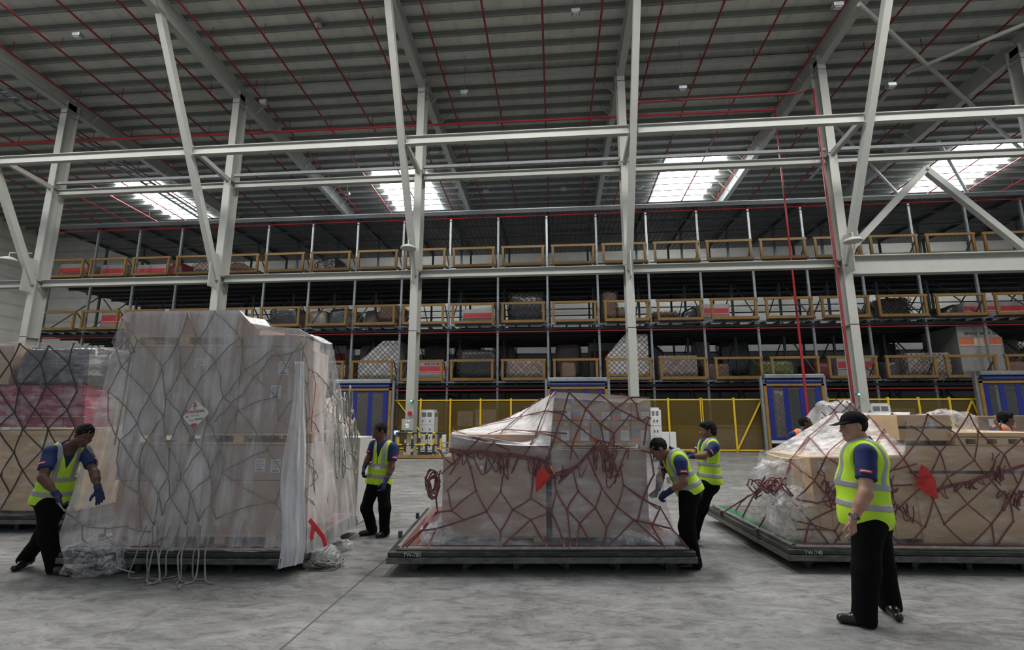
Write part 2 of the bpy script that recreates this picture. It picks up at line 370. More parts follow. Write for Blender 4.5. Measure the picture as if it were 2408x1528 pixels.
# ------------------------------------------------------------------ lamps
def high_bay(px, py, drop, D, label):
    p = atD(px, py, D); t = T('pendant_lamp', (p.x, p.y, p.z), label, 'lamp', 'small roof lamps')
    zt = rz_(p.y, ZR-.2)
    MB().tube([(p.x, p.y, p.z+.1), (p.x, p.y, zt)], .008, 5).build('cord', DKST, t)
    MB().box((p.x-.17, p.y-.12, p.z), (p.x+.17, p.y+.12, p.z+.16)).build('lamp_housing', GALV, t, bevel=.02)
    MB().box((p.x-.12, p.y-.08, p.z-.02), (p.x+.12, p.y+.08, p.z)).build('lens', M('lamp lens', (.5, .52, .52), .2, 0, 0), t)
for a in ((747, 60, 1, 17.2, 'small unlit lamp under the roof left of the third brace'), (1354, 32, 1, 16.7, 'small unlit lamp under the roof left of the fourth brace top'), (1605, 212, 1, 19.4, 'small unlit lamp hanging on a long cord right of the fourth brace'),
          (1092, 222, 1, 19.5, 'small unlit lamp hanging under the roof right of the third column'), (1970, 18, 1, 16.5, 'small unlit lamp at the top by the fifth brace'), (1325, 447, 1, 29, 'small far lamp between the two central skylights'),
          (1143, 452, 1, 29, 'small far lamp right of the second skylight'), (1505, 443, 1, 29, 'small far lamp left of the third skylight'), (1680, 438, 1, 29, 'small far lamp right of the third skylight'), (816, 458, 1, 29, 'small far lamp left of the second skylight'),
          (2095, 205, 1, 19.5, 'small unlit lamp under the roof near the right corner'), (620, 243, 1, 20, 'small unlit lamp by the head of the second column'), (183, 88, 1, 16, 'small unlit lamp at the top left of the roof')): high_bay(*a)
DISH = M('dish lamp cream', (.42, .42, .39), .5, 0, .05)
for (px, py, X, l) in ((960, 582, XC[2], 'round dish lamp on an arm of the third column'), (2006, 565, XC[4], 'round dish lamp on an arm of the fifth column'), (20, 610, XC[0], 'round dish lamp beside the leftmost column')):
    p = atD(px, py, 19.3); t = T('dish_lamp', (p.x, p.y, p.z), l, 'lamp', 'dish lamps on the columns')
    MB().lathe([(.02, .14), (.10, .13), (.28, .05), (.33, -.02), (.33, -.06), (.29, -.07), (.02, -.05)], (p.x, p.y, p.z), 28).build('dish', DISH, t, smooth=True)
    MB().tube([(p.x, p.y, p.z+.1), (p.x, p.y, p.z+.32), (X, 19.95, p.z+.5)], .03, 8).build('arm', WHITE, t)
# ------------------------------------------------------------------ storage rack
RX = [-.33+2.72*k for k in range(-11, 12)]   # posts
RD0, RD1 = 26.0, 32.7
LV = [3.36, 6.42, 9.58]; ZT = 12.9
rack = T('storage_rack', (0, 26, 0), 'tall steel cargo rack of three storeys filling the back of the hall', 'rack')
for i, x in enumerate(RX):
    MB().box((x-.055, RD0-.055, 0), (x+.055, RD0+.055, ZT)).build('upright', GALV, rack)
for D in (29.3, RD1):
    for i, x in enumerate(RX):
        MB().box((x-.06, D-.05, 0), (x+.06, D+.05, ZT)).build('upright', GRST, rack)
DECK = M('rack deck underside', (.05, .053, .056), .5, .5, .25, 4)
for z in LV:
    mb = MB()
    for x in RX[:-1]:
        for s in (.25, 1.0, 1.72, 2.47): mb.box((x+s-.04, RD0-.2, z-.12), (x+s+.04, RD1, z))
    for D in (RD0-.05, RD0+1.2, RD0+2.4, 29.2, 30.2, 31.4, RD1): mb.box((RX[0], D-.05, z-.26), (RX[-1], D+.05, z-.12))
    mb.box((RX[0], RD0+.1, z-.135), (RX[-1], RD1-.1, z-.121))
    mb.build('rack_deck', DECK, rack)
    mb = MB()
    mb.box((RX[0], RD0-.1, z-.02), (RX[-1], RD0-.02, z+.07)); mb.build('edge_rail', GALV, rack)
ROOFD = ribbed_mat('rack roof sheet', (.13, .135, .15), 'X', .28, .7, .42, .55)
mb = MB().box((RX[0]-.2, RD0-.35, ZT), (RX[-1]+.2, RD1+.4, ZT+.08)); mb.build('rack_roof', ROOFD, rack); MB().box((RX[0]-.2, RD0-.37, ZT-.14), (RX[-1]+.2, RD0-.352, ZT+.06)).build('roof_fascia', DKST, rack); MB().box((RX[0]-.2, RD0-.39, ZT+.06), (RX[-1]+.2, RD0-.352, ZT+.11)).build('roof_edge', GALV, rack)
mb = MB()
for x in RX: mb.box((x-.04, RD0-.1, ZT-.14), (x+.04, RD1, ZT))
for D in (27.4, 29.3, 31): mb.box((RX[0], D-.04, ZT-.22), (RX[-1], D+.04, ZT-.12))
mb.build('roof_joists', GRST, rack)
for i, x in enumerate(RX[:-1]):
    mb = MB()
    for z in (0, LV[0], LV[1]):
        mb.beam((x+.1, 26.3, z+.3), (x+.1, 29.1, z+2.9), .05, .05, (1, 0, 0)); mb.beam((x+.1, 29.5, z+2.9), (x+.1, 32.5, z+.3), .05, .05, (1, 0, 0))
    mb.build('cross_brace', GRST, rack)
for z in LV:
    mb = MB().beam((RX[0], RD1+.1, z+1.9), (RX[-1], RD1+.1, z+1.9), .06, .08); mb.beam((RX[0], RD1+.1, z+2.35), (RX[-1], RD1+.1, z+2.35), .05, .06); mb.build('rear_rail', GRST, rack)
for z, l in ((2.95, 'thin red sprinkler pipe along the front under the lowest rack deck'), (6.05, 'thin red sprinkler pipe along the front under the middle rack deck'), (12.6, 'thin red sprinkler pipe along the front under the rack roof')):
    tag(MB().tube([(RX[0], 25.75, z), (RX[-1], 25.75, z)], .03, 8).build('sprinkler_pipe', REDB), l, 'pipe')
for z in (11.35,):
    tag(MB().tube([(RX[0]-6, 37.4, z), (RX[-1], 37.4, z)], .1, 8).build('sprinkler_pipe', RED), 'thick dark red pipe on the wall behind the top rack level', 'pipe')
# guard frames
def guard(x, z, label):
    t = T('rack_barrier', (x, 25.5, z), label, 'guard frame', 'ochre guard frames')
    w = 2.38; y = 25.5
    MB().box((x, y-.05, z+.98), (x+w, y+.05, z+1.1)).build('top_rail', OCH, t)
    MB().box((x+.05, y-.06, z-.02), (x+w-.05, y+.06, z+.12)).build('bottom_rail', OCH, t)
    for q in (.04, w-.16):
        MB().box((x+q, y-.045, z+.12), (x+q+.12, y+.045, z+.98)).build('stile', OCH, t)
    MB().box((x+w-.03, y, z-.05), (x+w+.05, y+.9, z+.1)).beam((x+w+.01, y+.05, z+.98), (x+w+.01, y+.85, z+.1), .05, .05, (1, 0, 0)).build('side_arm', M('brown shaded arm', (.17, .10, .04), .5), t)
    MB().box((x+.2, y+.06, z-.06), (x+w-.2, y+.5, z-.01)).build('roller_plate', DKST, t)
    return t
g0 = None
for li, z in enumerate(LV):
    for k, x in enumerate(RX[:-1]):
        lab = 'ochre guard frame on the %s rack level, %s from the left' % (('lowest', 'middle', 'top')[li], ORD[k])
        if g0 is None: g0 = guard(x+.22, z+.1, lab)
        else: copy_tree(g0.o, (x+.22, 25.5, z+.1), lab)
# ------------------------------------------------------------------ fence
AMB, nt_, b__ = nodes('amber clear panel'); b__.inputs['Base Color'].default_value = (.13, .09, .018, 1); b__.inputs['Alpha'].default_value = .5; b__.inputs['Roughness'].default_value = .2
def fence(xa, xb, n, label, gate=False):
    y = 23.7; t = T('safety_fence', ((xa+xb)/2, y, 0), label, 'fence'); H = 2.36
    for i in range(n+1):
        x = xa+(xb-xa)*i/n; MB().box((x-.04, y-.04, 0), (x+.04, y+.04, H+.1)).build('post', YEL, t)
        if i < n:
            x2 = xa+(xb-xa)*(i+1)/n
            MB().box((x+.04, y-.006, .12), (x2-.04, y+.006, H-.05)).build('panel', AMB, t)
    MB().box((xa, y-.03, H-.02), (xb, y+.03, H+.04)).build('top_rail', YEL, t)
    MB().box((xa, y+.03, 1.02), (xb, y+.07, 1.14)).build('mid_rail', M('dull yellow steel', (.42, .28, .02), .5), t)
    MB().box((xa, y-.03, .06), (xb, y+.03, .12)).build('bottom_rail', YEL, t)
    return t
def px2x(px, D=23.7): return atD(px, 960, D).x
t = fence(px2x(920), px2x(1648), 10, 'yellow safety fence with amber panels behind the middle cargo stack')
x = px2x(920); MB().beam((x+.35, 23.62, 2.3), (x+1.5, 23.62, .9), .05, .05).build('brace', YEL, t)
t = fence(px2x(1648)+.05, px2x(1802), 2, 'yellow fence bay with a diagonal brace beside the blue striped door'); x = px2x(1802)
MB().beam((x-.25, 23.62, 2.3), (x-1.45, 23.62, .1), .06, .06).build('brace', YEL, t)
t = fence(px2x(1948), px2x(2308), 5, 'yellow safety fence with amber panels behind the right crate stack'); x = px2x(2285)
MB().beam((x, 23.62, 2.3), (x-.9, 23.62, .6), .05, .05).beam((x, 23.62, 2.3), (x+.45, 23.62, .6), .05, .05).build('brace', YEL, t)
fence(px2x(205), px2x(222)+3, 2, 'yellow safety fence glimpsed beside the big wrapped stack')
# ------------------------------------------------------------------ curtain doors
CURT, nt_, b__ = nodes('clear grey curtain'); b__.inputs['Base Color'].default_value = (.10, .11, .12, 1); b__.inputs['Alpha'].default_value = .30; b__.inputs['Roughness'].default_value = .5
def curtain(pa, pb, top, label):
    D = 23.3; xa, xb = px2x(pa, D), px2x(pb, D); z1 = atD((pa+pb)/2, top, D).z
    t = T('roll_up_door', ((xa+xb)/2, D, 0), label, 'door', 'blue striped roll up doors')
    MB().box((xa-.1, D-.2, z1-.18), (xb+.1, D+.25, z1)).build('door_housing', GALV, t, bevel=.03)
    MB().tube([(xa, D-.02, z1-.3), (xb, D-.02, z1-.3)], .11, 12).build('roller', M('rolled curtain', (.03, .05, .2), .35, 0, .3, 8), t)
    MB().box((xa-.12, D-.06, 0), (xa, D+.12, z1-.4)).build('door_frame', OCH, t); MB().box((xb, D-.06, 0), (xb+.12, D+.12, z1-.4)).build('door_frame', OCH, t)
    MB().box((xa-.12, D-.06, z1-.52), (xb+.12, D-.02, z1-.42)).build('door_frame', OCH, t)
    MB().box((xa-.24, D, 0), (xa-.13, D+.15, z1-.05)).build('door_post', GALV, t); MB().box((xb+.13, D, 0), (xb+.24, D+.15, z1-.05)).build('door_post', GALV, t)
    zb = .55
    MB().box((xa, D-.005, zb), (xb, D+.005, z1-.5)).build('clear_curtain', CURT, t)
    w = xb-xa
    for c in (.06, .345, .64, .93): MB().box((xa+w*c-.10, D-.02, zb), (xa+w*c+.10, D-.008, z1-.5)).build('blue_stripe', BLUE, t)
    MB().box((xa, D-.022, zb), (xb, D-.007, zb+.14)).build('blue_hem', BLUE, t)
    MB().box((xa, D-.04, zb-.12), (xb, D+.03, zb)).build('bottom_bar', CABW, t)
    return t
curtain(792, 914, 893, 'blue striped clear roll up door beside the big wrapped stack')
curtain(1294, 1424, 888, 'blue striped clear roll up door above the middle stack')
curtain(1806, 1936, 880, 'blue striped clear roll up door left of the fifth column')
curtain(2318, 2450, 872, 'blue striped clear roll up door at the right edge')
# ------------------------------------------------------------------ equipment by the third column
def cabinet(pa, pb, ptop, D, label, depth=.75):
    xa, xb = atD(pa, 1000, D).x, atD(pb, 1000, D).x; z1 = atD((pa+pb)/2, ptop, D).z; w = xb-xa
    t = T('electrical_cabinet', ((xa+xb)/2, D, 0), label, 'cabinet')
    MB().box((xa, D, .12), (xb, D+depth, z1-.08)).build('body', CABW, t, bevel=.015)
    MB().box((xa+.06, D+.03, z1-.08), (xb-.06, D+depth-.03, z1)).build('top_cap', CABW, t, bevel=.01)
    MB().box((xa+.05, D+.05, 0), (xb-.05, D+depth-.05, .12)).build('plinth', DKST, t)
    h = (z1-.3-.2)/4
    for i in range(4):
        z = .2+i*h; d = MB().box((xa+.03, D-.02, z+.01), (xb-.03, D, z+h-.01)).build('door', CABW, t, bevel=.006)
        subpart(MB().box((xa+.14, D-.045, z+h*.4), (xa+.17, D-.02, z+h*.62)).box((xb-.17, D-.045, z+h*.4), (xb-.14, D-.02, z+h*.62)), 'handle', BLACK, d, t)
    for q in (0, 1): MB().box((xa+.1+q*(w/2-.07), D-.012, z1-.3), (xa+w/2-.03+q*(w/2-.07), D, z1-.12)).build('vent', CABG, t)
    MB().box((xb, D+.15, z1-.3), (xb+.008, D+depth-.1, z1-.12)).build('vent', CABG, t)
    for q in range(4): MB().box((xb, D+.08, .2+q*h+.01), (xb+.006, D+depth-.06, .2+q*h+h-.01)).build('side_panel', M('cabinet side', (.5, .5, .48), .45, 0, .04), t)
    return t
cabinet(986, 1020, 963, 20.9, 'tall white electrical cabinet right of the third column')
cabinet(1528, 1556, 958, 18.5, 'tall white cabinet behind the bending worker', .3)
t = cabinet(2052, 2100, 948, 20.9, 'white vented cabinet behind the right crate stack beside the fifth column')
# control box on column
xa, xb = atD(945, 1000, 19.95).x, atD(972, 1000, 19.95).x; za, zb = atD(958, 1011, 19.95).z, atD(958, 985, 19.95).z
t = T('control_box', ((xa+xb)/2, 20, za), 'grey control box with push buttons on the third column', 'control box')
MB().box((xa, 19.9, za), (xb, 20.12, zb)).build('enclosure', M('control box grey', (.36, .36, .33), .5, 0, .05), t, bevel=.01)
for (u, v, c, e) in ((.42, .8, (1, .05, .1), 3), (.62, .82, (.2, .3, 1), 2), (.4, .5, (.1, 1, .5), 2.5)):
    MB().lathe([(.022, 0), (.022, -.02), (.012, -.028)], (xa+(xb-xa)*u, 19.9, za+(zb-za)*v), 12, 'y').build('push_button', M('button %s' % (c,), c, .3, 0, 0, emit=c, es=e), t)
MB().box((xa+.18, 19.893, za+.08), (xa+.31, 19.9, za+.26)).build('notice', M('paper', (.75, .75, .73), .6, 0, .03), t)
t = MB().box((atD(958, 972, 20).x, 20.02, atD(958, 977, 20).z), (atD(967, 972, 20).x, 20.14, atD(958, 967, 20).z)).build('fire_alarm_box', REDB, bevel=.01); tag(t, 'small red alarm box on the third column above the control box', 'alarm box')
for (px, py, D, c, l) in ((967, 942, 20.0, (.1, 1, .4), 'small green indicator light on the third column'), (2020, 927, 20.0, (.1, 1, .4), 'small green indicator light on the fifth column')):
    p = atD(px, py, D); t = T('indicator_light', p, l, 'light')
    MB().box((p.x-.06, D, p.z-.03), (p.x+.08, D+.16, p.z+.05)).build('bracket', GALV, t); MB().lathe([(.03, 0), (.03, -.03), (.01, -.04)], (p.x, D, p.z), 12, 'y').build('lens', M('lens %s' % (c,), c, .3, 0, 0, emit=c, es=4), t)
p = atD(919, 998, 23.6); t = T('warning_light', p, 'red warning light on the left end post of the yellow fence', 'light')
MB().box((p.x-.05, 23.5, p.z-.1), (p.x+.05, 23.66, p.z+.1)).build('bracket', DKST, t); MB().lathe([(.055, 0), (.055, -.04), (.02, -.06)], (p.x, 23.5, p.z), 14, 'y').build('lens', M('red lens', (1, .03, .03), .3, 0, 0, emit=(1, .02, .02), es=9), t)
p = atD(933, 1017, 19.3); t = T('display_terminal', (p.x, 19.3, 0), 'small screen terminal on a grey post beside the striped railing', 'terminal')
MB().box((p.x-.05, 19.3, 0), (p.x+.05, 19.4, p.z-.06)).build('post', GALV, t); MB().box((p.x-.11, 19.24, p.z-.09), (p.x+.11, 19.34, p.z+.09)).build('screen_housing', M('terminal grey', (.4, .43, .45), .4), t, bevel=.01)
MB().box((p.x-.075, 19.232, p.z-.03), (p.x+.065, 19.24, p.z+.06)).build('screen', M('lit screen', (.3, .4, .9), .3, 0, 0, emit=(.4, .5, 1), es=1.6), t)
# striped railing
def hazard():
    m, nt, b = nodes('black and yellow tape'); tc = N(nt, 'ShaderNodeTexCoord'); w = N(nt, 'ShaderNodeTexNoise', Scale=4.0, Detail=0); nt.links.new(tc.outputs['Object'], w.inputs['Vector'])
    nt.links.new(ramp(nt, w.outputs[0], [(.58, (.03, .03, .03)), (.585, (.55, .36, .03))]), b.inputs['Base Color']); return m
HZ = hazard()
xa, xb = atD(930, 1050, 19.2).x, atD(1042, 1050, 19.2).x
t = T('guard_railing', ((xa+xb)/2, 19.2, 0), 'low black and yellow guard railing in front of the third column', 'railing')
for z in (.98, .52): MB().tube([(xa, 19.2, z), (xb, 19.2, z)], .035, 8).build('rail', HZ, t)
for i in range(7): x = xa+.1+(xb-xa-.2)*i/6; MB().box((x-.04, 19.16, .1), (x+.04, 19.24, .98)).build('post', HZ, t)
MB().box((xa, 19.1, .03), (xb, 19.3, .14)).build('base_rail', OCH, t)
MB().box((xa, 19.3, .0), (xb, 20.2, .05)).build('base_plate', DKST, t)
for i, (px, py, w, l) in enumerate(((1043, 1022, .10, 'short white post at the right end of the striped railing'), (1564, 1015, .15, 'white upright board left behind the standing worker'), (1582, 1015, .12, 'white upright board just left of the standing worker'))):
    p = atD(px, py, 20.3); tag(MB().box((p.x-w, 20.3, 0), (p.x+w, 20.4, p.z)).build('barrier_post', CABW, bevel=.01), l, 'post')
mb = MB()
for i in range(3):
    p = atD(1035, 1040+i*12, 19.8); mb.box((p.x, 19.6, p.z-.03), (p.x+.75, 20.1, p.z))
for s in (.05, .7): p = atD(1035, 1040, 19.8); mb.box((p.x+s-.02, 19.8, 0), (p.x+s+.02, 19.86, p.z))
tag(mb.build('step_stand', GALV), 'silver stepped stand at the right end of the striped railing', 'stand')
# ================================================================== cargo in the rack
from mathutils import noise as mnoise
def blob(x0, x1, y0, y1, z0, z1, seed=0, amp=.05, e=.28, nu=36, nv=18, taper=.0, cutl=0, cutr=0, nsc=2.2):
    """crumpled wrapped load: rounded box with lumps; cutl / cutr slope the upper left / right shoulder"""
    cx, cy, cz = (x0+x1)/2, (y0+y1)/2, (z0+z1)/2; a, b_, c = (x1-x0)/2, (y1-y0)/2, (z1-z0)/2
    def sp(v, e): return math.copysign(abs(v)**e, v)
    P = []
    for j in range(nv+1):
        ph = -math.pi/2+math.pi*j/nv; row = []
        for i in range(nu+1):
            th = 2*math.pi*i/nu
            x = sp(math.cos(ph), e)*sp(math.cos(th), e); y = sp(math.cos(ph), e)*sp(math.sin(th), e); z = sp(math.sin(ph), e)
            t = (z+1)/2; k = 1-taper*t
            X = cx+a*x*k; Y = cy+b_*y*k; Z = cz+c*z
            if cutl: Z -= max(0, (-x+.3))*cutl*t*c
            if cutr: Z -= max(0, (x+.3))*cutr*t*c
            n = mnoise.noise_vector(Vector((X*nsc+seed*7.1, Y*nsc, Z*nsc)))*amp + mnoise.noise_vector(Vector((X*nsc*3+seed*3.3, Y*nsc*3, Z*nsc*3)))*amp*.45
            q = Vector((X, Y, Z))+n; q.z = max(q.z, z0); row.append(q)
        P.append(row)
    return MB().grid(P)
def clipseg(poly, p, q):
    """clip segment to convex polygon (ccw) in 2D"""
    t0, t1 = 0.0, 1.0; d = (q[0]-p[0], q[1]-p[1])
    for i in range(len(poly)):
        a, b_ = poly[i], poly[(i+1) % len(poly)]; nx, ny = -(b_[1]-a[1]), (b_[0]-a[0])
        num = nx*(p[0]-a[0])+ny*(p[1]-a[1]); den = nx*d[0]+ny*d[1]
        if abs(den) < 1e-9:
            if num < 0: return None
        else:
            t = -num/den
            if den > 0: t0 = max(t0, t)
            else: t1 = min(t1, t)
    if t0 >= t1: return None
    return (p[0]+d[0]*t0, p[1]+d[1]*t0), (p[0]+d[0]*t1, p[1]+d[1]*t1)
def diamond(mb, poly, to3, nrm, step, w=.02, jit=.12, rs=None):
    rs = rs or random; xs_ = [p[0] for p in poly]; ys_ = [p[1] for p in poly]; x0, x1, y0, y1 = min(xs_), max(xs_), min(ys_), max(ys_); H = y1-y0
    for s in (1, -1):
        u = x0-H if s > 0 else x0
        while u < (x1 if s > 0 else x1+H):
            j = rs.uniform(-jit, jit)*step; c = clipseg(poly, (u+j, y0), (u+j+s*H*1.0, y1))
            if c: mb.strap([to3(*c[0]), to3(*c[1])], [nrm, nrm], w, .012)
            u += step
CARD = M('carton brown', (.33, .235, .17), .75, 0, .15, 5, .1)
CARD2 = M('carton brown dull', (.20, .13, .095), .75, 0, .2, 5)
WRAPW = M('white wrapped load', (.62, .62, .61), .5, 0, .08, 6, .5, 6)
WRAPK = M('black shiny wrap', (.035, .037, .042), .16, 0, .3, 4, 1.0, 9, spec=.9)
WRAPG = M('dark grey shiny wrap', (.10, .105, .12), .2, 0, .3, 4, 1.0, 9, spec=.9)
WRAPT = M('shiny wrapped cartons', (.40, .31, .27), .2, 0, .3, 5, 1.0, 10, spec=.9)
WRAPV = M('green shiny wrap', (.16, .20, .07), .25, 0, .45, 6, .9, 10)
WRAPR = M('dark red wrap', (.16, .03, .04), .3, 0, .3, 6, .7, 8)
ALU = M('scuffed aluminium', (.40, .40, .39), .38, .5, .15, 3, .2, 8)
REDBAND = M('container red band', (.48, .05, .06), .45, 0, .12, 5)
ORBAND = M('container orange band', (.62, .16, .07), .45, 0, .12, 5)
NETK = M('dark net cord', (.07, .06, .055), .8, 0, .1, 10)
TAPEY = M('yellow tape', (.75, .45, .03), .5, 0, .1)
L0, L1, L2 = LV
def unit(kind, pa, pb, ptop, z, label, D=26.35, depth=2.2, net=False, cutl=0, cutr=0, group=None):
    rs = random.Random(int(pa*13+pb))
    pc = (pa+pb)/2; xa, xb = atD(pa, ptop, D).x, atD(pb, ptop, D).x; zt = atD(pc, ptop, D).z; z0 = z+.03; H = max(.2, zt-z0); W = xb-xa
    t = T('cargo_load' if kind != 'uld' and kind != 'uldo' else 'cargo_container', ((xa+xb)/2, D, z0), label, 'air freight container' if kind.startswith('uld') else 'cargo load', group)
    MB().box((xa-.08, D-.06, z0-.03), (xb+.08, D+depth+.06, z0+.05)).build('base_plate', ALU, t)
    z1 = z0+.05
    prof = [(xa, z1), (xb, z1), (xb, zt-(H*cutr)), (xb-(W*.3 if cutr else 0), zt), (xa+(W*(.45 if cutl < .5 else .6) if cutl else 0), zt), (xa, zt-H*cutl)]
    cl = []
    for p in prof:
        if not cl or (abs(p[0]-cl[-1][0])+abs(p[1]-cl[-1][1])) > 1e-4: cl.append(p)
    prof = cl
    if kind in ('uld', 'uldo'):
        MB().prism(prof, D, D+depth).build('container_body', ALU, t, bevel=.02)
        hb = H*.32 if kind == 'uld' else H*.16; zb = z1+H*(.42 if kind == 'uld' else .6)
        MB().box((xa+.02, D-.012, zb), (xb-.02, D, zb+hb)).build('colour_band', REDBAND if kind == 'uld' else ORBAND, t)
        MB().box((xa+.02, D-.014, zb+hb*.1), (xb-.02, D-.011, zb+hb*.2)).build('band_line', M('band line', (.6, .5, .48), .5), t)
        for x in (xa, xb-.05): MB().box((x, D-.02, z1), (x+.05, D, zt-H*cutl if x == xa else zt-H*cutr)).build('corner_rail', GALV, t)
        if kind == 'uldo': MB().box((xa+W*.36, D-.02, zb), (xa+W*.58, D-.012, zb+hb)).build('notice', M('notice cream', (.6, .5, .42), .6), t)
        if (pa == 985 and z == L0) or kind == 'uldo':
            text_mesh('AMF 50158 EK' if kind == 'uld' else 'BMHZ 34891 EK', W*.11, BLACK, 'lettering', t, (xa+W*.18, D-.016, zb+hb+H*.05), (1, 0, 0), (0, 0, 1))
    elif kind in ('cartons', 'crates'):
        nx = max(1, round(W/.55)); nz = max(1, round(H/.45))
        mat = CARD if kind == 'cartons' else CARD2
        for i in range(nx):
            for j in range(nz):
                a = xa+W*i/nx; b_ = xa+W*(i+1)/nx; c = z1+(H-.05)*j/nz; d = z1+(H-.05)*(j+1)/nz
                MB().box((a+.008, D+.02, c+.005), (b_-.008, D+depth*.9, d-.005)).build('carton', mat, t)
        MB().prism(prof, D, D+depth).build('film_cover', film_mat_small(), t)
    else:
        mat = {'white': WRAPW, 'black': WRAPK, 'grey': WRAPG, 'tan': WRAPT, 'green': WRAPV, 'red': WRAPR, 'brown': CARD2}[kind]
        if kind == 'white': MB().prism(prof, D, D+depth).build('wrapped_body', mat, t, bevel=.05)
        else: blob(xa, xb, D, D+depth, z1, zt+.03, int(pa), .06, .3, cutl=cutl, cutr=cutr).build('wrapped_body', mat, t, smooth=True)
    if net:
        mb = MB(); yy = D-(.05 if kind == 'white' else .09)
        diamond(mb, prof, lambda u, v: (u, yy, v), (0, -1, 0), .27, .022, .2, rs)
        side = [(D, z1), (D+depth, z1), (D+depth, prof[2][1]), (D, prof[2][1])]
        diamond(mb, side, lambda u, v: (xb+.05, u, v), (1, 0, 0), .3, .022, .2, rs)
        diamond(mb, [(D, z1), (D+depth, z1), (D+depth, prof[-1][1]), (D, prof[-1][1])], lambda u, v: (xa-.05, u, v), (-1, 0, 0), .3, .022, .2, rs)
        mb.build('cargo_net', NETK, t)
    return t
_fs = []
def film_mat_small():
    if not _fs: _fs.append(film_mat('thin film on far load', .12, .55, (.75, .75, .76), (3, 3, 2), .15, .8))
    return _fs[0]
R = 31.0 # rear bay depth
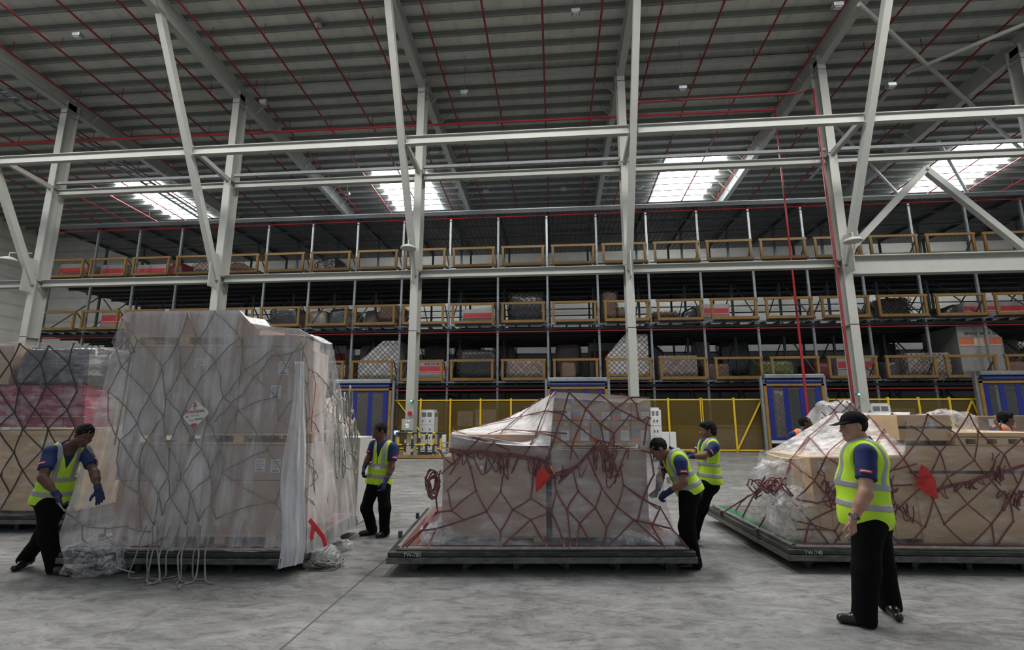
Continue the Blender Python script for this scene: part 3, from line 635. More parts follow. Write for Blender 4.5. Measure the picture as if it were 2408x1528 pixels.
for a in [
 # lowest level (L0)
 ('cartons', 786, 812, 858, L0, 'netted cartons just right of the big wrapped stack on the lowest rack level', 26.35, 2, True),
 ('white', 845, 938, 801, L0, 'tall white netted load with a sloping left shoulder, left of the third column', 26.35, 2.4, True, .5),
 ('uld', 985, 1054, 850, L0, 'silver container with a red band right beside the third column', 26.35, 2),
 ('black', 1077, 1168, 822, L0, 'black shiny wrapped load on the lowest rack level right of the third column', 26.35, 2.2, True),
 ('tan', 1188, 1280, 843, L0, 'netted pinkish cartons load above the left slope of the middle stack', 26.35, 2, True),
 ('brown', 1318, 1354, 853, L0, 'plain brown box load above the middle stack door', 26.5, 1.5),
 ('white', 1426, 1523, 785, L0, 'tall white netted load with yellow tape and sloping left side behind the fourth column', 26.35, 2.4, True, .45),
 ('cartons', 1549, 1638, 836, L0, 'film wrapped cartons stacked in two tiers right of the fourth column', 26.35, 2, True),
 ('brown', 1655, 1716, 855, L0, 'dark netted load in the shade, second bay right of the fourth column', 26.9, 2, True),
 ('green', 1790, 1870, 848, L0, 'green shiny wrapped load above the door left of the fifth column', 26.35, 2, True),
 ('uld', 1965, 2050, 837, L0, 'low silver container with red band right behind the fifth column', 26.8, 2),
 ('red', 1915, 1955, 850, L0, 'dark red wrapped load just left of the fifth column', 27.0, 2, False),
 ('grey', 2080, 2122, 850, L0, 'dark glossy wrapped load right of the fifth column', 26.8, 2, True),
 ('cartons', 2133, 2232, 829, L0, 'wrapped cartons load left of the big silver container', 26.35, 2, True),
 ('uldo', 2246, 2350, 766, L0, 'big silver container with an orange band and clipped corner', 26.35, 2.4, False, 0, .22),
 ('brown', 2372, 2440, 850, L0, 'dark load at the right edge on the lowest rack level', 26.6, 2),
 # rear row of the lowest level
 ('uld', 788, 815, 812, L0+.6, 'container in the rear row right of the big wrapped stack', R, 1.5),
 ('tan', 845, 880, 812, L0+.6, 'shiny wrapped load in the rear row behind the white netted load', R, 1.5),
 ('tan', 996, 1050, 812, L0+.6, 'shiny silver wrapped load in the rear row right of the third column', R, 1.5, True),
 ('grey', 1068, 1130, 812, L0+.6, 'glossy wrapped load in the rear row above the black load', R, 1.5, True),
 ('tan', 1160, 1210, 812, L0+.6, 'glossy wrapped load in the rear row just right of the black load', R, 1.5, True),
 ('tan', 1305, 1367, 808, L0+.6, 'wrapped brown load alone in the rear row over the middle stack door', R, 1.5),
 ('uld', 1385, 1448, 806, L0+.6, 'container with magenta band in the rear row left of the white taped load', R, 1.5),
 ('grey', 1530, 1560, 806, L0+.5, 'dark netted sloping load in the rear row right of the fourth column', 29.0, 1.5, True, 0, .4),
 ('cartons', 1635, 1668, 804, L0+.6, 'pair of tan cartons in the rear row right of the fourth column', R, 1.2),
 ('grey', 1692, 1764, 802, L0+.6, 'silver wrapped load in the rear row left of the red drop pipe', R, 1.2),
 ('grey', 2020, 2110, 806, L0+.5, 'dark wrapped load in the rear row behind the fifth column', 29.5, 1.5, True),
 ('tan', 2340, 2400, 794, L0+.6, 'glossy wrapped load in the rear row at the right edge', R, 1.4, True),
 # middle level (L1)
 ('uld', 242, 302, 728, L1, 'grey container with red band between the first and second columns', 26.8, 2),
 ('black', 632, 700, 712, L1, 'black humped load right of the second column on the middle rack level', 26.6, 2, False, .3, .3),
 ('tan', 722, 768, 730, L1, 'glossy pink wrapped load, left one of a pair on the middle rack level', 28.0, 2),
 ('grey', 772, 830, 725, L1, 'glossy grey wrapped load beside the pink wrapped one on the middle rack level', 28.0, 2),
 ('tan', 856, 886, 730, L1, 'small glossy load just left of the brown netted carton load', 29.0, 2),
 ('brown', 890, 940, 716, L1, 'brown carton load under a diamond net left of the third column', 26.35, 2, True),
 ('uld', 1088, 1164, 727, L1, 'container with faded red band and crumpled film on the middle rack level', 26.4, 2),
 ('cartons', 1158, 1180, 712, L1, 'small netted cartons behind the container with faded red band', 29, 2, True),
 ('black', 1198, 1280, 688, L1, 'tall black glossy lumpy load in the centre of the middle rack level', 26.35, 2.2, True),
 ('brown', 1416, 1450, 685, L1, 'tall brown netted load left of the fourth column on the middle rack level', 26.4, 2, True),
 ('brown', 1452, 1470, 722, L1, 'low brown netted load hugging the fourth column on its left', 26.4, 2, True),
 ('brown', 1530, 1598, 732, L1, 'low brown netted load right of the fourth column on the middle rack level', 26.4, 2, True),
 ('black', 1604, 1640, 720, L1, 'black draped load left of the container with the red band', 27, 2, False, .5),
 ('uld', 1644, 1714, 715, L1, 'silver container with a bright red band on the middle rack level', 26.5, 2),
 ('grey', 2030, 2062, 722, L1, 'dark wrapped load right of the fifth column on the middle rack level', 29.5, 1.5, False, .4),
 ('tan', 2068, 2140, 700, L1, 'glossy silver wrapped load high in the rear row right of the fifth column', R, 1.3, True),
 ('black', 2222, 2256, 716, L1, 'dark draped load left of the right edge container pair', 27, 2, False, .5),
 ('uld', 2262, 2342, 711, L1, 'container with dull red band on the middle rack level at the right', 26.7, 2),
 ('uld', 2346, 2440, 708, L1, 'container cut off by the right edge on the middle rack level', 27.2, 2),
 # top level (L2)
 ('uld', 142, 208, 620, L2, 'container with bright red band, leftmost on the top rack level', 26.5, 2),
 ('uld', 240, 300, 622, L2, 'second red banded container from the left on the top rack level', 26.8, 2),
 ('uld', 325, 392, 622, L2, 'third red banded container from the left on the top rack level', 26.8, 2),
 ('red', 400, 428, 617, L2, 'pinkish red wrapped load left of the netted heap on the top rack level', 27, 2),
 ('tan', 450, 515, 612, L2, 'netted heap of brown sacks left of the second column on the top rack level', 26.6, 2, True, .3),
 ('brown', 540, 592, 614, L2, 'netted brown heap right of the second column on the top rack level', 26.6, 2, True, 0, .6),
 ('black', 742, 790, 604, L2, 'dark netted load with a white flap on the top rack level', 27, 2, True, .3),
 ('tan', 1205, 1278, 615, L2, 'low glossy wrapped load in the centre of the top rack level', 26.8, 2),
 # ground level behind the fence
 ('cartons', 1076, 1112, 966, 0, 'stack of yellowish cartons behind the amber fence, left pile', 25.2, 1.2),
 ('cartons', 1118, 1166, 962, 0, 'stack of yellowish cartons behind the amber fence, right pile', 25.2, 1.2),
 ('grey', 992, 1055, 928, 0, 'dark netted load standing behind the white electrical cabinet', 26.6, 2, True),
 ('brown', 1590, 1660, 1003, 0, 'long brown crate behind the amber fence right of the middle stack', 25.5, 1.6),
 ('cartons', 1672, 1790, 1000, 0, 'wide brown carton load behind the fence with the diagonal brace', 25.5, 1.6),
 ('tan', 1822, 1850, 918, 0, 'pale wrapped load seen through the striped door left of the fifth column', 25.5, 1.6, True),
 ('cartons', 2080, 2150, 960, 0, 'brown cartons behind the fence right of the fifth column', 25.2, 1.4),
 ('brown', 2170, 2300, 985, 0, 'low brown load behind the fence near the right striped door', 25.2, 1.4),
 ('brown', 810, 905, 925, 0, 'netted cargo seen through the striped door at the left', 25.3, 2, True),
]: unit(*a)
# yellow tapes on the white load
for z in (L0+.35, L0+1.25):
    xa, xb = atD(1430, 800, 26.28).x, atD(1521, 800, 26.28).x
    tag(MB().box((xa, 26.25, z), (xb, 26.27, z+.06)).build('yellow_tape', TAPEY), '%s yellow tape round the white netted load' % ('lower' if z < L0+1 else 'upper'), 'tape')
# ================================================================== the near loads
WOOD = M('plywood', (.58, .41, .24), .65, 0, .16, 2.2, .05, 20, stretch=(.6, 1, 3))
WOODP = M('pale timber', (.60, .44, .25), .7, 0, .2, 4, stretch=(.5, 1, 4))
WOODD = M('dark timber', (.36, .25, .14), .7, 0, .2, 4, stretch=(.5, 1, 4))  # darker timber tone for the seams between crate planks
CARDN = M('carton board', (.47, .335, .255), .78, 0, .07, 3, .08, 60)
CARDG = M('carton board grey brown', (.43, .335, .275), .78, 0, .09, 3, .08, 60)
CARDR = M('magenta printed carton', (.30, .045, .09), .6, 0, .2, 7)
SLAB = M('worn dark slave pallet steel', (.05, .055, .047), .42, .5, .55, 7, .3, 30, stretch=(1, 1, 3))
SLABL = M('worn pallet flange', (.12, .125, .112), .4, .5, .45, 9, .2, 40, stretch=(1, 1, 3))
RIM = M('scuffed aluminium rim', (.45, .44, .43), .32, .7, .25, 12)
RIMR = M('red painted rim', (.20, .045, .038), .45, .1, .35, 10)
RIMG = M('green painted rim', (.03, .16, .07), .4, .2, .3, 10)
PALT = M('grey pallet sheet', (.26, .27, .27), .3, .5, .3, 4)
NETR = M('dark maroon net strap', (.19, .078, .08), .75, 0, .3, 12)
NETG = M('grey green net cord', (.27, .28, .24), .75, 0, .35, 14)
NETD = M('dark net cord near', (.05, .045, .04), .75, 0, .2, 14)
PAPER = M('white label paper', (.72, .72, .72), .6, 0, .03)
LINE = M('label print grey', (.18, .18, .19), .7, 0, .1)
YST = M('yellow round sticker', (.72, .58, .16), .6, 0, 0); BST = M('blue sticker', (.14, .38, .60), .6, 0, 0); OST = M('orange sticker', (.78, .20, .07), .6, 0, 0)
FILM_BIG = film_mat('milky hanging film', .24, .72, (.80, .79, .80), (3.2, 3.2, .42), .3, .35, (.40, .66), 1.7, .5)
FILM_MID = film_mat('stretched clear film', .12, .52, (.82, .82, .84), (1.0, 1, 3.2), .2, .35, (.42, .72), 2.4, .4)
FILM_ROOF = film_mat('white stretched film', .66, .95, (.92, .91, .91), (1.4, 5, 4), .25, .5, (.35, .6))
FILM_R = film_mat('tight clear film', .09, .52, (.85, .84, .83), (1.1, 1, 3.6), .16, .4, (.46, .74), 2.4, .5)
FILM_C = film_mat('crumpled clear film', .10, .62, (.9, .9, .92), (2.5, 2.5, 2.5), .08, 1.0, (.44, .62), 3, 2.5)
FILM_T = film_mat('white film tail', .45, .85, (.84, .84, .86), (8, 8, .4), .25, .5, (.36, .6), 1.6)
class Load:
    """vertical front plane through O with heading ang"""
    def __init__(s, O, ang):
        s.O = Vector(O); s.ex = Vector((math.cos(ang), math.sin(ang), 0)); s.ey = Vector((-math.sin(ang), math.cos(ang), 0)); s.ang = ang
    def P(s, px, py, off=0):
        d = ray(px, py); o = s.O+s.ey*off; t = (o-CAM).dot(s.ey)/d.dot(s.ey); return CAM+d*t
    def loc(s, p): q = p-s.O; return Vector((q.dot(s.ex), q.dot(s.ey), p.z))
    def W(s, x, y, z): return Vector((s.O.x, s.O.y, 0))+s.ex*x+s.ey*y+Vector((0, 0, z))
    def box(s, mb, x0, x1, y0, y1, z0, z1):
        v = [s.W(x, y, z) for z in (z0, z1) for x, y in ((x0, y0), (x1, y0), (x1, y1), (x0, y1))]
        return mb._add(v, [(0, 3, 2, 1), (4, 5, 6, 7), (0, 1, 5, 4), (1, 2, 6, 5), (2, 3, 7, 6), (3, 0, 4, 7)])
    def pxr(s, a, b_, c, d, off=0):
        """pixel rectangle (a..b, c..d) on the plane -> local x0,x1,z0,z1"""
        m = (c+d)/2; x0 = s.loc(s.P(a, m, off)).x; x1 = s.loc(s.P(b_, m, off)).x; q = (a+b_)/2
        return x0, x1, s.P(q, d, off).z, s.P(q, c, off).z
def crate(L, name, r, off, depth, mat, label, cat, group=None, bevel=.006, planks=0, straps=(), labels=(), battens=False):
    x0, x1, z0, z1 = L.pxr(*r, off)
    c = L.W((x0+x1)/2, off+depth/2, z0); t = T(name, c, label, cat, group)
    L.box(MB(), x0, x1, off, off+depth, z0, z1).build('body', mat, t, bevel=bevel)
    if planks:
        mb = MB()
        for i in range(1, planks):
            x = x0+(x1-x0)*i/planks; L.box(mb, x-.003, x+.003, off-.002, off+.01, z0+.01, z1-.01)
        mb.build('plank_seam', WOODD, t)
    if battens:
        mb = MB()
        for x in (x0+.02, x1-.1): L.box(mb, x, x+.08, off-.02, off, z0, z1)
        L.box(mb, x0, x1, off-.022, off, z0, z0+.07); L.box(mb, x0, x1, off-.022, off, z1-.07, z1)
        mb.build('batten', WOODP, t, bevel=.003)
    for (py,) in [(q,) for q in straps]:
        z = L.P((r[0]+r[1])/2, py, off).z; L.box(MB(), x0, x1, off-.004, off, z-.014, z+.014).build('steel_strap', M('dark steel strap', (.05, .055, .06), .4, .4, .1), t)
    for (a, b_, c_, d) in labels:
        u0, u1, w0, w1 = L.pxr(a, b_, c_, d, off)
        o = L.box(MB(), u0, u1, off-.004, off, w0, w1).build('label', PAPER, t)
        mb = MB()
        for q in range(4): zz = w1-(w1-w0)*(.18+.16*q); L.box(mb, u0+.012, u1-.012-(.03 if q % 2 else 0), off-.005, off-.004, zz-.004, zz+.004)
        L.box(mb, u0+.02, u1-.02, off-.005, off-.004, w0+(w1-w0)*.08, w0+(w1-w0)*.2)
        subpart(mb, 'print', LINE, o, t)
    return t
def timber_pallet(L, r, off, depth, label, mat=None, n=3, deck=.022):
    x0, x1, z0, z1 = L.pxr(*r, off); mat = mat or WOODP; t = T('wooden_pallet', L.W((x0+x1)/2, off+depth/2, z0), label, 'pallet')
    h = z1-z0
    for i in range(7):
        y = off+(depth-.1)*i/6; L.box(MB(), x0, x1, y, y+.1, z1-h*.22, z1).build('deck_board', mat, t, bevel=.002)
    for i in range(n):
        for j in range(3):
            x = x0+(x1-x0-.12)*i/(n-1); y = off+(depth-.12)*j/2; L.box(MB(), x, x+.12, y, y+.12, z0+h*.18, z1-h*.22).build('block', mat, t, bevel=.002)
    for j in range(3): y = off+(depth-.1)*j/2; L.box(MB(), x0, x1, y, y+.1, z0, z0+h*.18).build('bottom_board', mat, t, bevel=.002)
    return t
def slave(L, x0, x1, d, label, text=None, legs=6):
    """steel slave pallet: deck slab on low stands, with the aluminium aircraft pallet on top"""
    t = T('slave_pallet', L.W((x0+x1)/2, d/2, 0), label, 'slave pallet')
    L.box(MB(), x0, x1, 0, d, .115, .178).build('lower_flange', SLABL, t, bevel=.006)
    L.box(MB(), x0+.01, x1-.01, .012, d-.012, .178, .232).build('upper_channel', SLAB, t, bevel=.012)
    for i in range(legs):
        x = x0+.28+(x1-x0-.56)*i/(legs-1)
        mb = MB(); s = 1 if i < legs/2 else -1
        L.box(mb, x-.03, x+.03, .16, d-.18, 0, .115)
        a, b_, c = L.W(x, .2, .005), L.W(x+s*.2, .2, .115), L.W(x, .2, .115)
        o = L.ey*.02; mb._add([a, b_, c, a+o, b_+o, c+o], [(0, 1, 2), (5, 4, 3), (0, 3, 4, 1), (1, 4, 5, 2), (2, 5, 3, 0)])
        mb.build('stand_foot', SLAB, t)
    L.box(MB(), x0+.3, x1-.3, .3, d-.2, .03, .1).build('centre_tray', BLACK, t)
    for s in range(5):
        y = .15+(d-.3)*s/4
        if s in (1, 3): L.box(MB(), x0-.03, x0+.015, y-.02, y+.02, .21, .29).build('lock_stud', DKST, t)
    if text: text_mesh(text, .055, M('stencil white', (.6, .6, .56), .6, 0, .3, 40), 'lettering', t, L.W(x0+.18, .009, .185), L.ex, (0, 0, 1), .001)
    return t
def airpallet(L, x0, x1, y0, d, label, left=RIMR):
    t = T('aluminium_pallet', L.W((x0+x1)/2, d/2, .236), label, 'aircraft pallet')
    L.box(MB(), x0, x1, y0, d, .236, .252).build('sheet', PALT, t)
    for (a, b_, c, e) in ((x0, x1, y0, y0+.045), (x0, x1, d-.045, d), (x0, x0+.045, y0, d), (x1-.045, x1, y0, d)):
        L.box(MB(), a, b_, c, e, .236, .268).build('rim', RIM, t, bevel=.004)
    L.box(MB(), x0+.05, x1-.05, y0+.045, y0+.09, .25, .272).build('painted_rim', RIMR, t)
    L.box(MB(), x0+.045, x0+.2, y0+.05, d-.05, .252, .262).build('painted_rim', left, t)
    L.box(MB(), x1-.2, x1-.045, y0+.05, d-.05, .252, .262).build('painted_rim', RIMR, t)
    return t
def poly_at(poly, u):
    """poly: list of points, u 0..1 by index-arc"""
    ln = [0]
    for i in range(1, len(poly)): ln.append(ln[-1]+(Vector(poly[i])-Vector(poly[i-1])).length)
    s = u*ln[-1]
    for i in range(1, len(poly)):
        if s <= ln[i]+1e-9: k = (s-ln[i-1])/max(1e-9, ln[i]-ln[i-1]); return Vector(poly[i-1]).lerp(Vector(poly[i]), k)
    return Vector(poly[-1])
def shell(L, bot, top, name, mat, label, depth, off=-.06, flare=.25, fold=.05, ff=7.0, seed=1, nu=90, nv=44, roofmat=None, side=.12, dtop=None, roof=True, spow=1.0, extra=(), extram=None):
    dtop = depth if dtop is None else dtop
    """draped film: front, two sides and roof sheets of one wrapping"""
    B = [L.P(*p, off-flare) for p in bot]; Tp = [L.P(*p, off) for p in top]
    t = T(name, L.W(L.loc(B[0]).x*.5+L.loc(B[-1]).x*.5, 0, .26), label, 'plastic film')
    def f(u, v, s=0, k=1.0):
        n = mnoise.noise(Vector((u*ff*k+seed, v*.9, seed*1.7+s)))*.6+mnoise.noise(Vector((u*ff*2.6*k, v*1.6, seed*3.1+s)))*.4+mnoise.noise(Vector((u*ff*6*k, v*2.5, seed+s)))*.16
        return n*fold
    P = []
    for j in range(nv+1):
        v = j/nv; row = []
        for i in range(nu+1):
            u = i/nu; b_ = poly_at(B, u); a = poly_at(Tp, u); q = b_.lerp(a, v)
            w = (1-v)**spow*.9+.12
            q = q-L.ey*(f(u, v)*w*1.4+abs(f(u, v))*.3 - flare*(1-v)*v*1.2)
            q += L.ex*f(u, v, 9)*.4*w; q.z = max(q.z, .008); row.append(q)
        P.append(row)
    MB().grid(P).build('front_sheet', mat, t, smooth=True)
    for s, e in ((0, 0), (1, nu)):
        Q = []
        for j in range(nv+1):
            v = j/nv; row = []
            for i in range(31):
                k = i/30; q = P[j][e]+L.ey*(dtop*v+depth*(1-v))*k; w = (1-v)*.9+.2
                q += L.ex*(f(k*.8, v, 20+s)*w*min(1, k*6)*(1 if s else -1)*1.2+(side*(1-v)*math.sin(min(1, k*4)*math.pi/2))*(1 if s else -1))
                q.z = max(q.z, .008); row.append(q)
            Q.append(row)
        MB().grid(Q).build('side_sheet', mat, t, smooth=True)
    Rf = []
    for i in range(nu+1):
        row = []
        for j in range(21):
            k = j/20; q = P[nv][i]+L.ey*dtop*k; q.z += (-.03*math.sin(k*math.pi)+f(i/nu, k*2, 50)*.5)*min(1, k*5); row.append(q)
        Rf.append(row)
    if roof: MB().grid(Rf).build('top_sheet', roofmat or mat, t, smooth=True)
    vs, fs = [], []
    for G in (P, ):
        o = len(vs)
        for r in G: vs += r
        h, w = len(G), len(G[0])
        for a in range(h-1):
            for c in range(w-1): q = o+a*w+c; fs.append((q, q+1, q+w+1, q+w))
    for s, e in ((0, 0), (1, nu)):
        o = len(vs)
        for j in range(nv+1): vs += [P[j][e], P[j][e]+L.ey*(dtop*j/nv+depth*(1-j/nv))+L.ex*side*(1-j/nv)*(1 if s else -1)]
        for j in range(nv): q = o+j*2; fs.append((q, q+1, q+3, q+2))
    for G in extra:
        o = len(vs); h, w = len(G), len(G[0])
        for r in G: vs += r
        for a in range(h-1):
            for c in range(w-1): q = o+a*w+c; fs.append((q, q+1, q+w+1, q+w))
        MB().grid(G).build('slope_sheet', extram, t, smooth=True)
    return t, BVHTree.FromPolygons(vs, fs)
def parse(s, sc, ox, oy):
    out = []
    for ln in s.strip().split(';'):
        pts = [tuple(float(c) for c in p.split(',')) for p in ln.split()]
        if len(pts) > 1: out.append([(x/sc+ox, y/sc+oy) for x, y in pts])
    return out
def inside(poly, x, y):
    c = False; n = len(poly)
    for i in range(n):
        (a, b_), (p, q) = poly[i], poly[(i+1) % n]
        if (b_ > y) != (q > y) and x < (p-a)*(y-b_)/(q-b_)+a: c = not c
    return c
def gen_net(poly, x0, y0, w, h, jit, seed, warp=None, nc=10, nr_=7):
    rs = random.Random(seed); nd = {}
    def node(r, hc):
        if (r, hc) not in nd:
            x, y = x0+hc*w/2+rs.uniform(-jit, jit)*w, y0+r*h+rs.uniform(-jit, jit)*h; nd[(r, hc)] = (x, y)
        return nd[(r, hc)]
    out = []
    for c in range(nc+1):
        for s in (1, -1):
            cur = []
            for r in range(nr_+1):
                p = node(r, 2*c+(s if r % 2 else 0)); q = warp(*p) if warp else p
                if inside(poly, *q): cur.append(q)
                else:
                    if len(cur) > 1: out.append(cur)
                    cur = []
            if len(cur) > 1: out.append(cur)
    return out
def hit(bvh, L, px, py, off, fall=-.1):
    d = ray(px, py).normalized(); h = bvh.ray_cast(CAM, d)
    if h[0] is not None:
        n = h[1] if h[1].dot(d) < 0 else -h[1]; return h[0]+n*off, n, True
    return L.P(px, py, fall), -L.ey, False
def net(bvh, L, lines, label, mat, w, loc, off=.018, rnd=None, fall=-.1, rope=False, knots=True, amp=1.0, extra=()):
    t = T('cargo_net', loc, label, 'cargo net')
    rs = random.Random(5); nodes_ = {}
    for k, ln in enumerate(lines):
        pts, nr = [], []; last = None
        for i in range(len(ln)-1):
            a, b_ = ln[i], ln[i+1]; n = max(2, int(math.hypot(b_[0]-a[0], b_[1]-a[1])/14)); bow = rs.uniform(-1, 1)*amp*math.hypot(b_[0]-a[0], b_[1]-a[1])*.03
            dx, dy = b_[0]-a[0], b_[1]-a[1]; m = math.hypot(dx, dy) or 1
            for q in range(n+(1 if i == len(ln)-2 else 0)):
                s = q/n; o = bow*math.sin(math.pi*s); x = a[0]+dx*s-dy/m*o; y = a[1]+dy*s+dx/m*o
                p, nn, ok = hit(bvh, L, x, y, off, fall)
                pts.append(p); nr.append(nn)
            nodes_[(round(a[0]/5), round(a[1]/5))] = hit(bvh, L, a[0], a[1], off, fall)[0]
        # pull the strap taut: smooth only its distance, not its course
        ds = [(p-CAM).length for p in pts]; dr = [(p-CAM).normalized() for p in pts]
        for _ in range(3): ds = [ds[0]]+[min(ds[i], (ds[i-1]+ds[i]*2+ds[i+1])/4) for i in range(1, len(ds)-1)]+[ds[-1]]
        pts = [CAM+a*b_ for a, b_ in zip(dr, ds)]
        if rope: MB().tube(pts, w/2, 6).build('net_cord', mat, t, smooth=True)
        else: MB().strap(pts, nr, w*rs.uniform(.85, 1.15), .005).build('net_strap', mat, t)
    if knots:
        for p in list(nodes_.values())[:90]:
            n = (CAM-p).normalized(); a = n.orthogonal().normalized()
            MB().tube([p-a*w*.9, p-a*w*.5, p+a*w*.5, p+a*w*.9], [w*.25, w*.58, w*.58, w*.25], 7).build('knot', mat, t, smooth=True)
    return t
def loops(bvh, L, t, mat, w, spine, n, lo, hi, seed=3, spread=60, off=.05, rope=False, fall=-.15):
    rs = random.Random(seed)
    for k in range(n):
        u = rs.random(); i = min(len(spine)-2, int(u*(len(spine)-1))); f = u*(len(spine)-1)-i
        x = spine[i][0]+(spine[i+1][0]-spine[i][0])*f; y = spine[i][1]+(spine[i+1][1]-spine[i][1])*f
        x2 = x+rs.uniform(-1, 1)*spread; y2 = y+rs.uniform(-.3, .3)*spread*.5; dp = rs.uniform(lo, hi); pts, nr = [], []; o2 = off*rs.uniform(.3, 1.4); kx = rs.uniform(-20, 20)
        for q in range(15):
            s = q/14; xx = x+(x2-x)*s+kx*math.sin(math.pi*s); yy = y+(y2-y)*s+dp*math.sin(math.pi*s)**.8+rs.uniform(-1.5, 1.5)
            p, nn, ok = hit(bvh, L, xx, yy, o2*(.6+.6*math.sin(q)), fall); pts.append(p); nr.append(nn)
        for _ in range(2): pts = [pts[0]]+[(pts[i-1]+pts[i]*2+pts[i+1])/4 for i in range(1, len(pts)-1)]+[pts[-1]]
        if rope: MB().tube(pts, w/2, 6).build('hanging_cord', mat, t, smooth=True)
        else:
            nr = [(Vector(a)+Vector((rs.uniform(-.6, .6), rs.uniform(-.6, .6), rs.uniform(-.6, .6)))).normalized() for a in nr]
            MB().strap(pts, nr, w*rs.uniform(.8, 1.1), .005).build('hanging_strap', mat, t)
# ------------------------------------------------------------------ CENTRE LOAD
fl = atZ(907, 1325, .12); fr = atZ(1640, 1322, .12); ang = math.atan2(fr.y-fl.y, fr.x-fl.x)*.9
C = Load((fl.x, fl.y, 0), ang); Wd = (fr-fl).length
slave(C, 0, Wd, 2.55, 'dark steel slave pallet under the middle stack, stencilled on its left end', 'TW-780')
airpallet(C, .09, Wd-.07, .06, 2.48, 'aluminium aircraft pallet with worn red rim under the middle stack')
F = .34
crate(C, 'cardboard_box', (1040, 1284, 1073, 1262), F, 1.25, CARDN, 'large plain brown carton, lower left of the middle stack', 'cardboard box')
crate(C, 'cardboard_box', (1062, 1290, 1022, 1074), F+.02, 1.2, CARDN, 'wide flat carton on top of the lower left carton of the middle stack', 'cardboard box')
crate(C, 'cardboard_box', (1298, 1524, 1060, 1264), F+.02, 1.6, CARDG, 'big greyish carton, lower right of the middle stack under film', 'cardboard box')
timber_pallet(C, (1100, 1280, 1262, 1276), F+.03, 1.1, 'timber pallet under the lower left carton of the middle stack')
timber_pallet(C, (1298, 1530, 1040, 1059), F+.02, 1.5, 'timber pallet between the grey carton and the labelled cartons')
CB = []
def small_carton(x0, x1, y0, y1, lab, row, k, off=F+.03):
    t = crate(C, 'cardboard_box', (x0, x1, y0, y1), off, .5, CARDN, lab, 'cardboard box', bevel=.004)
    w = x1-x0
    def st(mat, a, b_, c, d, nm):
        u0, u1, w0, w1 = C.pxr(a, b_, c, d, off); C.box(MB(), u0, u1, off-.004, off, w0, w1).build(nm, mat, t)
    cx = x0+w*.76
    p = C.P(cx, y0+9, off-.004); mb = MB(); n = 14; rr = .02
    c0 = C.loc(p); vs = [C.W(c0.x+rr*math.cos(2*math.pi*i/n), off-.004, c0.z+rr*math.sin(2*math.pi*i/n)) for i in range(n)]; mb._add(vs, [tuple(range(n))]); mb.build('round_sticker', YST, t)
    st(PAPER, x0+w*.5, x0+w*.9, y0+23, y1-3, 'label')
    u0, u1, w0, w1 = C.pxr(x0+w*.5, x0+w*.9, y0+23, y1-3, off); mb = MB()
    for q in range(3): C.box(mb, u0+.01, u1-.02, off-.006, off-.004, w1-.02-q*.025-.004, w1-.02-q*.025)
    mb.build('print', LINE, t)
    if k % 2: st(OST, x0+w*.05, x0+w*.42, y1-12, y1-6, 'orange_sticker')
    else: st(BST, x0+w*.08, x0+w*.36, y0+22, y0+28, 'blue_sticker'); st(OST, x0+w*.05, x0+w*.45, y1-9, y1-3, 'orange_sticker')
pos = ['first', 'second', 'third', 'fourth', 'fifth']
for k in range(5): small_carton(1296+k*47, 1296+(k+1)*47-1, 989, 1039, 'labelled brown carton, %s from the left in the lower row of the middle stack' % pos[k], 0, k)
for k in range(5): small_carton(1300+k*46.2, 1300+(k+1)*46.2-1, 946, 988, 'labelled brown carton, %s from the left in the upper row of the middle stack' % pos[k], 1, k+1)
C_bot = [(1000, 1283), (1100, 1284), (1300, 1286), (1500, 1286), (1588, 1284)]
C_top = [(1060, 1020), (1150, 1030), (1240, 1046), (1292, 1056), (1303, 922), (1415, 926), (1528, 935)]
# tent sheet of opaque white film on the slope
P_ = []
for j in range(25):
    row = []
    for i in range(41):
        u, v = i/40, j/24
        a = poly_at([Vector((x_, y_, 0)) for x_, y_ in ((1062, 1015), (1130, 1002), (1188, 985), (1250, 954), (1306, 920))], u); b_ = Vector((1066+u*228, 1026+u*52-(u*u)*30, 0))
        q = a.lerp(b_, v); p = C.P(q.x, q.y, F-.09+.95*(1-v)*min(1, (1-u)*3+.12)); p -= C.ey*(mnoise.noise(Vector((u*3+v*2, u*9-v*6, 3)))*.03); row.append(p)
    P_.append(row)
tf, bc = shell(C, C_bot, C_top, 'plastic_film', FILM_MID, 'clear plastic film stretched over the middle stack', 1.8, F-.06, .16, .045, 6, 2, roofmat=FILM_ROOF, extra=[P_], extram=FILM_ROOF)
def heap(L, a, b_, c, d, off, dep, name, label, mat, seed=1, e=.6, parent=None, cat='plastic film', z0=None):
    x0, x1, zz0, zz1 = L.pxr(a, b_, c, d, off); z0 = zz0 if z0 is None else z0
    mb = blob(x0, x1, off, off+dep, z0, zz1, seed, .06, e, 60, 30, nsc=7)
    mb.v = [tuple(L.W(*v)) for v in mb.v]
    if parent: return mb.build(name, mat, parent, smooth=True)
    o = mb.build(name, mat, smooth=True); tag(o, label, cat); return o
heap(C, 1460, 1604, 1258, 1288, .10, .3, 'crumpled_film', '', FILM_C, 3, .8, tf)
heap(C, 985, 1060, 1235, 1284, .12, .35, 'crumpled_film', '', FILM_C, 5, .8, tf)
